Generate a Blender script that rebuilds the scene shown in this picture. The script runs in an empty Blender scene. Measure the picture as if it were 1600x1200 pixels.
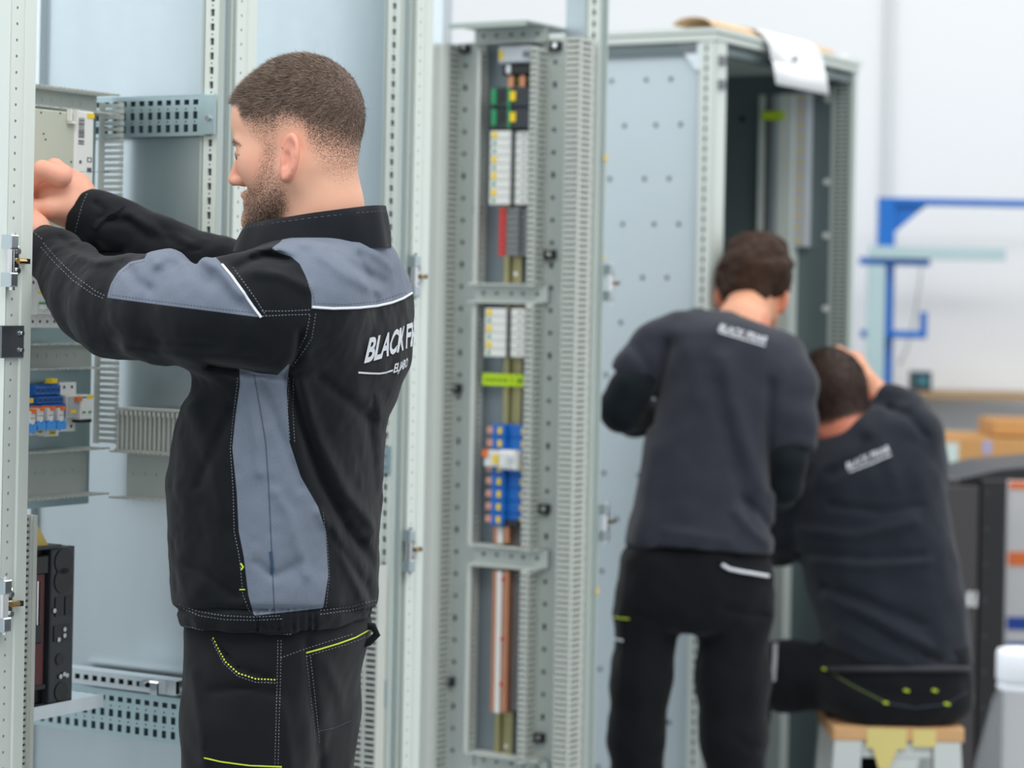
import bpy, bmesh, math, random
import numpy as np
from mathutils import Matrix, Vector
from mathutils.bvhtree import BVHTree

random.seed(7)
RNG = np.random.default_rng(11)
scene = bpy.context.scene
C = scene.collection

# ------------------------------------------------------------------ camera
FPX = 3780.0                 # focal length in pixels of a 1600 px wide frame (85 mm lens)
HY = 470.0                   # eye-level row
CAMH = 1.5
ROLL = 0.0195
RV = Vector((math.cos(ROLL), 0, math.sin(ROLL)))
UV = Vector((-math.sin(ROLL), 0, math.cos(ROLL)))
FV = Vector((0, 1, 0))
cam_d = bpy.data.cameras.new('camera')
cam = bpy.data.objects.new('camera', cam_d)
C.objects.link(cam)
cam_d.sensor_width = 36.0
cam_d.sensor_fit = 'HORIZONTAL'
cam_d.lens = FPX / 1600.0 * 36.0
cam_d.shift_y = -(600.0 - HY) / 1600.0
cam.matrix_world = Matrix(((RV.x, UV.x, -FV.x, 0), (RV.y, UV.y, -FV.y, 0), (RV.z, UV.z, -FV.z, CAMH), (0, 0, 0, 1)))
cam_d.dof.use_dof = True
cam_d.dof.focus_distance = 3.64
cam_d.dof.aperture_fstop = 3.3
cam_d.clip_end = 60
scene.camera = cam

# ------------------------------------------------------------------ world, exposure
w = bpy.data.worlds.new('hall_light')
scene.world = w
w.use_nodes = True
w.node_tree.nodes['Background'].inputs[0].default_value = (0.93, 0.97, 1.0, 1)
w.node_tree.nodes['Background'].inputs[1].default_value = 0.66
scene.view_settings.view_transform = 'Standard'
scene.view_settings.look = 'None'
scene.view_settings.gamma = 1.0
scene.view_settings.use_curve_mapping = False
scene.view_settings.exposure = 0.55

def area_light(name, loc, rot, sx, sy, energy, col=(1, 1, 1)):
    l = bpy.data.lights.new(name, 'AREA')
    l.shape = 'RECTANGLE'; l.size = sx; l.size_y = sy; l.energy = energy; l.color = col
    o = bpy.data.objects.new(name, l); C.objects.link(o)
    o.location = loc; o.rotation_euler = rot
    return o
# large roof lights of the hall
area_light('rooflight_lamp', (1.5, 1.5, 4.9), (0, 0, 0), 5.0, 2.5, 110, (1, 0.98, 0.95))
area_light('rooflight_lamp', (2.5, 6.6, 4.9), (0, 0, 0), 6.0, 1.6, 82, (1, 0.99, 0.97))
area_light('rooflight_lamp', (-3.2, 3.2, 4.9), (0, 0, 0), 2.0, 5.0, 70, (1, 0.99, 0.97))

def W(px, py, Z):
    """photo position at a given distance -> place in the hall"""
    px = float(px); py = float(py); Z = float(Z)
    return Vector((0, 0, CAMH)) + Z * (FV + (px - 800.0) / FPX * RV + (HY - py) / FPX * UV)

# row of cabinets: a along the fronts (away to the right), d backwards, z up
ANG = math.atan(2290.0 / FPX)
E = Vector((math.sin(ANG), math.cos(ANG), 0))
N = Vector((-math.cos(ANG), math.sin(ANG), 0))
P0 = Vector((-0.771, 3.735, 0))
ROW = Matrix(((E.x, N.x, 0, P0.x), (E.y, N.y, 0, P0.y), (0, 0, 1, 0), (0, 0, 0, 1)))
def ray(px, py):
    px = float(px); py = float(py)
    return FV + (px - 800.0) / FPX * RV + (HY - py) / FPX * UV
def pd(px, py, d):
    """point of the plane at depth d behind the row's fronts -> (a, z)"""
    r = ray(px, py); o = Vector((0, 0, CAMH))
    t = (d - (o - P0).dot(N)) / r.dot(N)
    p = o + t * r
    return (p - P0).dot(E), p.z
def pa(px, py, a):
    """point of the cross plane at row position a -> (d, z)"""
    r = ray(px, py); o = Vector((0, 0, CAMH))
    t = (a - (o - P0).dot(E)) / r.dot(E)
    p = o + t * r
    return (p - P0).dot(N), p.z
def RM(a, d, z):
    return ROW @ Matrix.Translation((a, d, z))
def SM(a, d, z):
    """frame for things on a cross wall: x to the front, y along the row, z up"""
    R = Matrix(((0, 1, 0, 0), (-1, 0, 0, 0), (0, 0, 1, 0), (0, 0, 0, 1)))
    return ROW @ Matrix.Translation((a, d, z)) @ R
def TM(x, y, z, rz=0.0):
    return Matrix.Translation((x, y, z)) @ Matrix.Rotation(rz, 4, 'Z')

# ------------------------------------------------------------------ materials
MATS = {}
def srgb(r, g, b):
    f = lambda c: (c / 255.0 / 12.92) if c / 255.0 <= 0.04045 else ((c / 255.0 + 0.055) / 1.055) ** 2.4
    return (f(r), f(g), f(b))
def mat(name, col, rough=0.5, metal=0.0, var=0.06, vscale=6.0, bump=0.0, bscale=60.0, stretch=None, spec=0.5, emit=None, estr=0.0, trans=0.0, alpha=1.0):
    if name in MATS: return MATS[name]
    m = bpy.data.materials.new(name); m.use_nodes = True
    nt = m.node_tree; b = nt.nodes['Principled BSDF']
    b.inputs['Roughness'].default_value = rough
    b.inputs['Metallic'].default_value = metal
    b.inputs['Specular IOR Level'].default_value = spec
    b.inputs['Transmission Weight'].default_value = trans
    b.inputs['Alpha'].default_value = alpha
    tc = nt.nodes.new('ShaderNodeTexCoord')
    mp = nt.nodes.new('ShaderNodeMapping')
    nt.links.new(tc.outputs['Object'], mp.inputs[0])
    if stretch: mp.inputs['Scale'].default_value = stretch
    nz = nt.nodes.new('ShaderNodeTexNoise')
    nz.inputs['Scale'].default_value = vscale; nz.inputs['Detail'].default_value = 4
    nt.links.new(mp.outputs[0], nz.inputs['Vector'])
    mx = nt.nodes.new('ShaderNodeMix'); mx.data_type = 'RGBA'
    c1 = tuple(max(0, c * (1 - var)) for c in col[:3]) + (1,)
    c2 = tuple(min(1, c * (1 + var)) for c in col[:3]) + (1,)
    mx.inputs['A'].default_value = c1; mx.inputs['B'].default_value = c2
    nt.links.new(nz.outputs['Fac'], mx.inputs['Factor'])
    nt.links.new(mx.outputs['Result'], b.inputs['Base Color'])
    if bump > 0:
        n2 = nt.nodes.new('ShaderNodeTexNoise'); n2.inputs['Scale'].default_value = bscale; n2.inputs['Detail'].default_value = 3
        nt.links.new(tc.outputs['Object'], n2.inputs['Vector'])
        bp = nt.nodes.new('ShaderNodeBump'); bp.inputs['Strength'].default_value = bump; bp.inputs['Distance'].default_value = 0.002
        nt.links.new(n2.outputs['Fac'], bp.inputs['Height']); nt.links.new(bp.outputs[0], b.inputs['Normal'])
    if emit:
        b.inputs['Emission Color'].default_value = tuple(emit) + (1,); b.inputs['Emission Strength'].default_value = estr
    MATS[name] = m
    return m
def galv(name, col, rough=0.38, vs=(14, 14, 3)):
    """galvanised sheet: metal with faint spangle"""
    if name in MATS: return MATS[name]
    m = mat(name, col, rough, 0.88, 0.07, 1.0, 0.0, 220.0, stretch=vs)
    nt = m.node_tree; b = nt.nodes['Principled BSDF']
    v = nt.nodes.new('ShaderNodeTexVoronoi'); v.inputs['Scale'].default_value = 90
    tc = [n for n in nt.nodes if n.type == 'TEX_COORD'][0]
    nt.links.new(tc.outputs['Object'], v.inputs['Vector'])
    mr = nt.nodes.new('ShaderNodeMapRange'); mr.inputs['To Min'].default_value = rough - 0.015; mr.inputs['To Max'].default_value = rough + 0.015
    nt.links.new(v.outputs['Color'], mr.inputs['Value']); nt.links.new(mr.outputs[0], b.inputs['Roughness'])
    return m

mat('ral', srgb(214, 222, 216), 0.42, 0, 0.02, 3)              # light grey powder coat
mat('ral_dark', srgb(172, 184, 178), 0.45, 0, 0.03, 3)
mat('white_plastic', srgb(226, 228, 224), 0.4, 0, 0.03, 20)
mat('duct', srgb(198, 202, 196), 0.5, 0, 0.03, 20)
mat('duct_back', srgb(182, 189, 185), 0.55, 0, 0.04, 20)
mat('hole_shade_teal', srgb(84, 112, 118), 0.6, 0, 0.1, 20)  # shade in the rail holes as a flat teal
mat('post_inside_shade', srgb(96, 106, 106), 0.6, 0, 0.1, 20)  # grey standing in for shade inside the hollow posts
mat('ral_mid', srgb(196, 204, 200), 0.45, 0, 0.03, 3)
mat('hole_shade', srgb(40, 46, 48), 0.7, 0, 0.1, 20)  # near-black standing in for shade seen through holes and slots
galv('zinc', (0.50, 0.57, 0.60), 0.30)
galv('zinc_bright', (0.66, 0.71, 0.74), 0.30, (30, 30, 5))
galv('zinc_teal', (0.42, 0.54, 0.57), 0.42)
mat('plate_blue', srgb(196, 209, 215), 0.42, 0.1, 0.05, 3)
mat('chrome', (0.75, 0.76, 0.77), 0.16, 1.0, 0.05, 30)
mat('steel', (0.50, 0.52, 0.53), 0.30, 1.0, 0.10, 40)
mat('steel_dark', (0.20, 0.22, 0.24), 0.35, 0.9, 0.2, 40)
mat('brass', (0.42, 0.28, 0.11), 0.32, 1.0, 0.1, 40)
mat('rail_brass', (0.36, 0.33, 0.17), 0.42, 0.7, 0.12, 30)
mat('copper', (0.60, 0.27, 0.16), 0.38, 0.8, 0.12, 30)
mat('black_plastic', srgb(28, 30, 33), 0.42, 0, 0.15, 20)
mat('dark_plastic', srgb(46, 52, 58), 0.45, 0, 0.1, 20)
mat('grey_plastic', srgb(120, 124, 126), 0.5, 0, 0.08, 20)
mat('blue_plastic', srgb(20, 104, 190), 0.42, 0, 0.08, 20)
mat('sky_plastic', srgb(52, 148, 232), 0.4, 0, 0.08, 20)
mat('green_mark', srgb(38, 142, 92), 0.5, 0, 0.1, 20)
mat('yellow_mark', srgb(240, 206, 24), 0.5, 0, 0.06, 20)
mat('orange_mark', srgb(232, 112, 34), 0.45, 0, 0.06, 20)
mat('red_mark', srgb(206, 38, 36), 0.45, 0, 0.08, 20)
mat('maroon', srgb(96, 30, 30), 0.4, 0, 0.2, 20)
mat('lime_tape', srgb(190, 224, 10), 0.55, 0, 0.06, 20)
mat('print_ink', srgb(84, 88, 92), 0.6, 0, 0.2, 60)
mat('pale_print', srgb(170, 172, 174), 0.6, 0, 0.2, 60)
mat('cardboard', srgb(196, 148, 92), 0.8, 0, 0.08, 10, 0.1, 80)
mat('kraft_yellow', srgb(216, 192, 112), 0.8, 0, 0.08, 10, 0.1, 80)
mat('paper', srgb(236, 238, 240), 0.7, 0, 0.02, 10)
mat('paper_back', srgb(224, 190, 150), 0.7, 0, 0.04, 10)

# ------------------------------------------------------------------ mesh builder
ORD = ['first', 'second', 'third', 'fourth', 'fifth', 'sixth', 'seventh', 'eighth', 'ninth', 'tenth', 'eleventh', 'twelfth', 'thirteenth', 'fourteenth']
class MB:
    def __init__(s): s.v = []; s.f = []; s.mi = []; s.cur = 0
    def add(s, vs, fs):
        o = len(s.v); s.v += [tuple(v) for v in vs]
        s.f += [tuple(i + o for i in f) for f in fs]; s.mi += [s.cur] * len(fs)
    def box(s, x0, x1, y0, y1, z0, z1):
        s.add([(x0, y0, z0), (x1, y0, z0), (x1, y1, z0), (x0, y1, z0), (x0, y0, z1), (x1, y0, z1), (x1, y1, z1), (x0, y1, z1)],
              [(0, 3, 2, 1), (4, 5, 6, 7), (0, 1, 5, 4), (1, 2, 6, 5), (2, 3, 7, 6), (3, 0, 4, 7)])
    def bev(s, x0, x1, y0, y1, z0, z1, b):
        """box with chamfered edges on the side towards -y"""
        s.add([(x0, y1, z0), (x1, y1, z0), (x1, y1, z1), (x0, y1, z1),
               (x0, y0 + b, z0), (x1, y0 + b, z0), (x1, y0 + b, z1), (x0, y0 + b, z1),
               (x0 + b, y0, z0 + b), (x1 - b, y0, z0 + b), (x1 - b, y0, z1 - b), (x0 + b, y0, z1 - b)],
              [(0, 3, 2, 1), (0, 1, 5, 4), (1, 2, 6, 5), (2, 3, 7, 6), (3, 0, 4, 7),
               (4, 5, 9, 8), (5, 6, 10, 9), (6, 7, 11, 10), (7, 4, 8, 11), (8, 9, 10, 11)])
    def quad(s, a, b, c, d): s.add([a, b, c, d], [(0, 1, 2, 3)])
    def prism(s, poly, axis, t0, t1):
        """closed outline (2D) pushed along an axis: 'y' outline in (x,z), 'x' in (y,z), 'z' in (x,y)"""
        n = len(poly)
        def P(p, t):
            return (p[0], t, p[1]) if axis == 'y' else ((t, p[0], p[1]) if axis == 'x' else (p[0], p[1], t))
        vs = [P(p, t0) for p in poly] + [P(p, t1) for p in poly]
        fs = [tuple(range(n)), tuple(range(2 * n - 1, n - 1, -1))]
        for i in range(n):
            j = (i + 1) % n
            fs.append((i, i + n, j + n, j))
        s.add(vs, fs)
    def cyl(s, p, q, r, n=12, r2=None, cap=True):
        p = Vector(p); q = Vector(q); r2 = r if r2 is None else r2
        ax = (q - p).normalized()
        u = ax.orthogonal().normalized(); v = ax.cross(u)
        vs = []
        for k in range(n):
            an = 2 * math.pi * k / n
            dr = u * math.cos(an) + v * math.sin(an)
            vs += [p + dr * r, q + dr * r2]
        fs = [(2 * k, 2 * ((k + 1) % n), 2 * ((k + 1) % n) + 1, 2 * k + 1) for k in range(n)]
        if cap:
            fs.append(tuple(2 * k for k in range(n))[::-1]); fs.append(tuple(2 * k + 1 for k in range(n)))
        s.add(vs, fs)
    def tube(s, pts, r, n=8, rs=None):
        pts = [Vector(p) for p in pts]
        m = len(pts); vs = []; prev = None
        for i in range(m):
            t = (pts[min(i + 1, m - 1)] - pts[max(i - 1, 0)]).normalized()
            u = t.orthogonal().normalized() if prev is None else (prev - t * prev.dot(t)).normalized()
            prev = u; v = t.cross(u)
            rr = rs[i] if rs else r
            for k in range(n):
                an = 2 * math.pi * k / n
                vs.append(pts[i] + (u * math.cos(an) + v * math.sin(an)) * rr)
        fs = []
        for i in range(m - 1):
            for k in range(n):
                k2 = (k + 1) % n
                fs.append((i * n + k, i * n + k2, (i + 1) * n + k2, (i + 1) * n + k))
        fs.append(tuple(range(n))[::-1]); fs.append(tuple((m - 1) * n + k for k in range(n)))
        s.add(vs, fs)
    def lathe(s, prof, n=20, cx=0, cy=0):
        """profile of (r, z) turned about the z axis"""
        m = len(prof); vs = []
        for r, z in prof:
            for k in range(n):
                an = 2 * math.pi * k / n
                vs.append((cx + r * math.cos(an), cy + r * math.sin(an), z))
        fs = []
        for i in range(m - 1):
            for k in range(n):
                k2 = (k + 1) % n
                fs.append((i * n + k, i * n + k2, (i + 1) * n + k2, (i + 1) * n + k))
        fs.append(tuple(range(n))[::-1]); fs.append(tuple((m - 1) * n + k for k in range(n)))
        s.add(vs, fs)
    def perf(s, x0, x1, z0, z1, rows, y=0.0, t=0.003):
        """sheet in the x-z plane facing -y with real holes; rows = [(za, zb, [(xa, xb), ...]), ...]"""
        zc = z0
        for za, zb, hs in rows:
            if za < zc - 1e-9 or zb > z1: continue
            if za > zc: s.quad((x0, y, zc), (x1, y, zc), (x1, y, za), (x0, y, za))
            xc = x0
            for xa, xb in hs:
                if xa > xc: s.quad((xc, y, za), (xa, y, za), (xa, y, zb), (xc, y, zb))
                s.quad((xa, y, za), (xb, y, za), (xb, y + t, za), (xa, y + t, za))
                s.quad((xa, y, zb), (xa, y + t, zb), (xb, y + t, zb), (xb, y, zb))
                s.quad((xa, y, za), (xa, y + t, za), (xa, y + t, zb), (xa, y, zb))
                s.quad((xb, y, za), (xb, y, zb), (xb, y + t, zb), (xb, y + t, za))
                xc = xb
            if x1 > xc: s.quad((xc, y, za), (x1, y, za), (x1, y, zb), (xc, y, zb))
            zc = zb
        if z1 > zc: s.quad((x0, y, zc), (x1, y, zc), (x1, y, z1), (x0, y, z1))
    def mesh(s, name, mats, smooth=False):
        me = bpy.data.meshes.new(name)
        me.from_pydata(s.v, [], s.f); me.update()
        for m in (mats if isinstance(mats, (list, tuple)) else [mats]):
            me.materials.append(MATS[m] if isinstance(m, str) else m)
        if len(set(s.mi)) > 1: me.polygons.foreach_set('material_index', s.mi)
        if smooth: me.polygons.foreach_set('use_smooth', [True] * len(me.polygons))
        return me
    def build(s, name, mats, parent=None, M=None, smooth=False, label=None):
        o = bpy.data.objects.new(name, s.mesh(name, mats, smooth))
        C.objects.link(o)
        if parent: o.parent = parent
        if M is not None: o.matrix_local = M
        if label: o['label'] = label
        return o
def tag(o, label, cat, group=None, kind=None):
    if label: o['label'] = label
    if cat: o['category'] = cat
    if group: o['group'] = group
    if kind: o['kind'] = kind
    return o
def thing(name, label, cat, M, group=None):
    o = bpy.data.objects.new(name, None); C.objects.link(o)
    o.empty_display_size = 0.05
    o.matrix_world = M
    return tag(o, label, cat, group)
def copy_thing(root, M, label=None, group=None):
    r = root.copy(); C.objects.link(r); r.matrix_world = M
    if label: r['label'] = label
    if group: r['group'] = group
    for ch in list(root.children):
        c = ch.copy(); C.objects.link(c); c.parent = r
        for g in list(ch.children):
            g2 = g.copy(); C.objects.link(g2); g2.parent = c
    return r
def part(parent, name, mats, fn, smooth=False, label=None):
    m = MB(); fn(m); return m.build(name, mats, parent, None, smooth, label)
# ================================================================== the hall
def struct(name, mb, mats): 
    o = mb.build(name, mats); o['kind'] = 'structure'; return o
mat('floor_paint', srgb(150, 156, 158), 0.35, 0, 0.08, 1.5, 0.03, 40)
mat('wall_white', srgb(231, 233, 235), 0.7, 0, 0.02, 1.0, 0.05, 30)
mat('wall_seam', srgb(205, 208, 210), 0.7, 0, 0.02, 1.0)
m = MB(); m.box(-7, 9, -2.5, 9.6, -0.1, 0.0); struct('floor', m, 'floor_paint')
m = MB(); m.box(-7, 9, 9.4, 9.6, 0, 5.2); wall_back = struct('wall_back', m, 'wall_white')
WZ0, WZ1 = 1.95, 4.3
added_wins = [(-2.0, 0.6), (1.0, 3.6), (4.0, 6.6), (7.0, 9.2)]  # unseen windows, added for bright reflections in the galvanised sheets
m = MB(); m.box(-7.2, -7, -2.5, 9.4, 0, WZ0); m.box(-7.2, -7, -2.5, 9.4, WZ1, 5.2)
e_ = [-2.5] + [v for w_ in added_wins for v in w_] + [9.4]
for k in range(0, len(e_), 2): m.box(-7.2, -7, e_[k], e_[k + 1], WZ0, WZ1)
struct('wall_left', m, 'wall_white')
mat('added_glow_pane', (0.9, 0.95, 1.0), 0.3, 0, 0.01, 1, emit=(0.92, 0.97, 1.0), estr=0.62)  # glowing panes added out of view to brighten the galvanised sheets
for k, (y0, y1) in enumerate(added_wins):
    m = MB(); m.box(-7.12, -7.1, y0, y1, WZ0, WZ1); o = m.build('added_window_%d' % (k + 1), 'added_glow_pane'); o['kind'] = 'structure'
    part(o, 'added_window_frame', 'ral', lambda m: (m.box(-7.1, -7.0, y0, y1, WZ0, WZ0 + .05), m.box(-7.1, -7.0, y0, y1, WZ1 - .05, WZ1), m.box(-7.1, -7.0, y0, y0 + .05, WZ0 + .05, WZ1 - .05), m.box(-7.1, -7.0, y1 - .05, y1, WZ0 + .05, WZ1 - .05), m.box(-7.1, -7.04, (y0 + y1) / 2 - .03, (y0 + y1) / 2 + .03, WZ0 + .05, WZ1 - .05)))
p = W(1386, 300, 9.38)
m = MB(); m.box(p.x - 0.018, p.x + 0.018, 9.37, 9.4, 0, 5.2); struct('trim_1', m, 'wall_seam')

# ================================================================== row of open switchgear cabinets
HT = 2.28      # frame height
def rect_holes(x0, x1, z0, z1, pitch=0.025, ph=0.0):
    """the 25 mm system punching: square holes with a small round one between"""
    rows = []; z = z0 + 0.012 + ph; c = (x0 + x1) / 2
    while z < z1 - 0.012:
        rows.append((z - 0.0062, z + 0.0062, [(c - 0.0042, c + 0.0042)]))
        rows.append((z + 0.0108, z + 0.0142, [(c - 0.0018, c + 0.0018)]))
        z += pitch
    return rows
def dot_holes(c, z0, z1, pitch=0.025, r=0.0021, ph=0.0):
    rows = []; z = z0 + 0.0125 + ph
    while z < z1 - 0.005:
        rows.append((z - r, z + r, [(c - r, c + r)])); z += pitch
    return rows

def right_post(parent, a):
    """inner punched face at a, profile to a+0.043, seen from the left front"""
    def inner(m):
        m.perf(-0.030, 0.0, 0.1, HT, rect_holes(-0.030, 0.0, 0.1, HT), 0.0, 0.004)
    o = part(parent, 'punched_strip', 'ral', inner)
    o.matrix_local = Matrix.Translation((a, 0.002, 0)) @ Matrix(((0, 1, 0, 0), (-1, 0, 0, 0), (0, 0, 1, 0), (0, 0, 0, 1)))
    def core(m):
        m.box(a + 0.006, a + 0.042, 0.012, 0.034, 0.1, HT)
    part(parent, 'post_shade_core', 'post_inside_shade', core)  # solid core coloured as the shaded hollow of the post
    def prof(m):
        m.box(a + 0.0005, a + 0.013, 0.002, 0.010, 0.1, HT)
        m.box(a + 0.0005, a + 0.044, 0.034, 0.040, 0.1, HT)
        m.cur = 1
        m.box(a + 0.013, a + 0.030, 0.007, 0.012, 0.1, HT)
        m.cur = 0
        m.box(a + 0.030, a + 0.036, 0.000, 0.012, 0.1, HT)
        m.cur = 2
        m.box(a + 0.036, a + 0.044, 0.010, 0.014, 0.1, HT)
    part(parent, 'post_profile', ['ral_dark', 'zinc_bright', 'zinc'], prof)
def left_post(parent, a, wd=0.056):
    def front(m):
        m.perf(a, a + 0.030, 0.1, HT, dot_holes(a + 0.014, 0.1, HT), 0.0, 0.004)
    part(parent, 'dotted_strip', 'ral', front)
    def body(m):
        m.box(a + 0.0005, a + 0.030, 0.005, 0.03, 0.1, HT)
    part(parent, 'post_shade_core', 'post_inside_shade', body)  # box behind the dots, coloured as shade inside the post
    def flange(m):
        m.bev(a + 0.030, a + wd, -0.003, 0.030, 0.1, HT, 0.002)
        m.box(a - 0.001, a + 0.001, 0.0, 0.03, 0.1, HT)
    part(parent, 'door_flange', 'ral', flange)
def hinge(parent, M, zinc='zinc'):
    """two grey knuckles on a chromed pin, slotted bracket, brass bolt with black end"""
    h = part(parent, 'hinge', [zinc, 'chrome'], lambda m: (
        m.bev(-0.020, -0.002, -0.020, 0.0, 0.018, 0.040, 0.002), m.bev(-0.020, -0.002, -0.020, 0.0, -0.040, -0.018, 0.002),
        setattr(m, 'cur', 1), m.cyl((-0.008, -0.012, -0.045), (-0.008, -0.012, 0.045), 0.0045, 10),
        m.cyl((-0.014, -0.012, -0.018), (-0.014, -0.012, 0.018), 0.006, 10)))
    h.matrix_local = M
    b = part(h, 'bracket', 'chrome', lambda m: m.bev(0.000, 0.016, -0.006, 0.0, -0.024, 0.024, 0.003))
    for z in (-0.015, 0.015):
        part(h, 'screw', 'steel', lambda m: (m.cyl((0.008, -0.006, z), (0.008, -0.011, z), 0.0055, 10, 0.0045)))
    part(h, 'bolt', 'brass', lambda m: (m.cyl((0.006, -0.011, 0), (0.022, -0.011, 0), 0.0045, 8)), label='brass bolt')
    part(h, 'bolt_end', 'black_plastic', lambda m: m.box(0.022, 0.029, -0.015, -0.007, -0.004, 0.004))
    return h

A_L = [-0.015, 0.547, 1.112]            # flange edges of the three bays
A_R = [0.501, 1.059, 1.840]            # punched faces closing the bays
DEPTH = 0.46
labels = ['open light grey switchgear cabinet on the left with galvanised side wall',
          'open cabinet behind the jacket-wearing worker with bare galvanised side wall',
          'open cabinet frame holding the tall column of ducts and copper bars']
bays = []
for i in range(3):
    t = thing('switchgear_cabinet', labels[i], 'cabinet', RM(0, 0, 0), 'open cabinets bayed in a row')
    bays.append(t)
    left_post(t, A_L[i]); right_post(t, A_R[i])
    x0, x1 = A_L[i], A_R[i] + 0.044
    part(t, 'plinth', 'ral_dark', lambda m: (m.box(x0, x1, 0.01, 0.03, 0, 0.1), m.box(x0, x1, DEPTH - 0.02, DEPTH, 0, 0.1), m.box(x0, x0 + 0.02, 0.03, DEPTH - 0.02, 0, 0.1), m.box(x1 - 0.02, x1, 0.03, DEPTH - 0.02, 0, 0.1)))
    part(t, 'top_rail', 'ral', lambda m: (m.box(x0, x1, 0.0, 0.04, HT, HT + 0.04), m.box(x0, x1, DEPTH - 0.04, DEPTH, HT, HT + 0.04), m.box(x1 - 0.04, x1, 0.04, DEPTH - 0.04, HT, HT + 0.04), m.box(x0, x0 + 0.04, 0.04, DEPTH - 0.04, HT, HT + 0.04)))
    part(t, 'bottom_sheet', 'zinc', lambda m: m.box(x0 + 0.005, x1 - 0.005, 0.03, DEPTH - 0.02, 0.1, 0.103))
    if i == 2: part(t, 'inner_profile', 'zinc', lambda m: m.box(A_R[2] + .012, A_R[2] + .040, .042, .095, .1, HT))
    for xx in ((A_L[i] + 0.002, A_R[i] + 0.004) if i < 2 else (A_R[i] + 0.004,)):
        part(t, 'rear_post', 'zinc_bright', lambda m: (m.box(xx, xx + 0.040, DEPTH - 0.045, DEPTH, 0.1, HT),))
    if i < 2:
        part(t, 'side_sheet', 'zinc', lambda m: m.box(A_R[i] + 0.018, A_R[i] + 0.0195, 0.041, DEPTH, 0.1, HT))
# hinges on the left flanges
def hinge_at(t, a, px, pys):
    for py in pys:
        _, z = pd(px, py, 0.0)
        hinge(t, Matrix.Translation((a, 0, z)))
hinge_at(bays[0], A_L[0] + 0.008, 22, (408, 942))
hinge_at(bays[1], A_L[1] + 0.004, 372, (418,))
hinge_at(bays[2], A_L[2] + 0.004, 652, (432, 857))
hinge_at(bays[2], A_R[2] + 0.055, 946, (442, 815))
# lock plate on the first flange
_, z = pd(10, 534, 0)
lp = part(bays[0], 'lock_plate', 'steel_dark', lambda m: m.bev(-0.03, 0.022, -0.006, 0.0, z - 0.025, z + 0.025, 0.0015))
for dz in (-0.013, 0.013):
    part(lp, 'screw', 'chrome', lambda m: (m.cyl((0.014, -0.006, z + dz), (0.014, -0.0085, z + dz), 0.0055, 12), m.cyl((0.014, -0.0085, z + dz), (0.014, -0.010, z + dz), 0.003, 6)))
# yellow stickers on the last post
for px, py, s in ((942, 247, 0.009), (937, 403, 0.005), (921, 926, 0.008)):
    _, z = pd(px, py, 0.0)
    st = MB(); st.cyl((0, 0.0, 0), (0, -0.0012, 0), s, 10)
    part(bays[2], 'sticker', 'kraft_yellow', lambda m: m.cyl((A_R[2] + 0.034, -0.0002, z), (A_R[2] + 0.034, -0.0015, z), s, 10), label='small pale yellow sticker')

# ------------------------------------------------------------------ slotted cable duct (open comb)
def comb_wall(m, L, D, t=0.0018, pitch=0.0105, fw=0.0062, tip=True):
    """one duct wall: x along, y from 0 (back) to -D (tips), thickness along z"""
    m.box(0, L, -D * 0.22, 0, 0, t)
    n = int(L / pitch)
    for k in range(n):
        x = (k + 0.5) * L / n
        m.box(x - fw / 2, x + fw / 2, -D, -D * 0.22, 0, t)
        if tip: m.box(x - fw / 2 - 0.0012, x + fw / 2 + 0.0012, -D, -D + 0.006, -0.0006, t + 0.0006)
def duct(M, L, H, D, label, vertical=False, group='slotted cable ducts', lid=False, holes=True, pitch=0.0105, fw=0.0062, cat='cable duct', name='cable_duct'):
    """x along the duct, y out of the wall is -y, z across"""
    if vertical:
        M = M @ Matrix.Rotation(-math.pi / 2, 4, 'Y')
    t = thing(name, label, cat, M, group)
    def back(m):
        rows = []
        if holes:
            hs = []
            x = 0.02
            k = 0
            while x < L - 0.02:
                r = 0.0035 if k % 3 else 0.006
                hs.append((x - r, x + r)); x += 0.025; k += 1
            rows = [(H * 0.5 - 0.0035, H * 0.5 + 0.0035, hs)]
        m.perf(0, L, 0, H, rows, -0.0015, 0.0015)
        m.box(0, L, -0.0004, 0, 0, H)
    part(t, 'base', 'duct_back', back)
    part(t, 'comb', 'duct', lambda m: comb_wall(m, L, D, 0.0018, pitch, fw))
    c = part(t, 'comb', 'duct', lambda m: comb_wall(m, L, D, 0.0018, pitch, fw))
    c.matrix_local = Matrix.Translation((0, 0, H - 0.0018))
    if lid:
        part(t, 'lid', 'duct', lambda m: (m.bev(0, L, -D - 0.003, -D + 0.001, -0.001, H + 0.001, 0.001), m.box(0, L, -D - 0.0045, -D - 0.003, H * 0.25, H * 0.3), m.box(0, L, -D - 0.0045, -D - 0.003, H * 0.7, H * 0.75)))
    return t

# ================================================================== first bay: mounting plate and devices
D1 = 0.245                     # mounting plate behind the fronts
aR, _ = pd(146, 400, D1)
zt, zb = pd(100, 140, D1)[1], pd(100, 790, D1)[1]
m = MB()
m.box(-0.02, aR, 0, 0.003, zb, zt)
mp = m.build('mounting_plate', 'zinc_teal', None, RM(0, D1, 0))
tag(mp, 'grey mounting plate at the back of the left cabinet', 'mounting plate')
def hduct(pyt, pyb, x1px, D, label, **k):
    a1 = pd(x1px, pyt, D1)[0]
    zz1 = pd(100, pyt, D1 - D)[1]; zz0 = pd(100, pyb, D1 - D)[1]
    return duct(RM(0.0, D1 - 0.001, zz0), a1, zz1 - zz0, D, label, **k)
hduct(137, 170, 150, 0.055, 'topmost horizontal open cable duct in the left cabinet')
hduct(537, 577, 140, 0.055, 'horizontal open cable duct below the breaker row')
hduct(704, 778, 134, 0.055, 'wide horizontal cable duct below the blue terminals')
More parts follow.
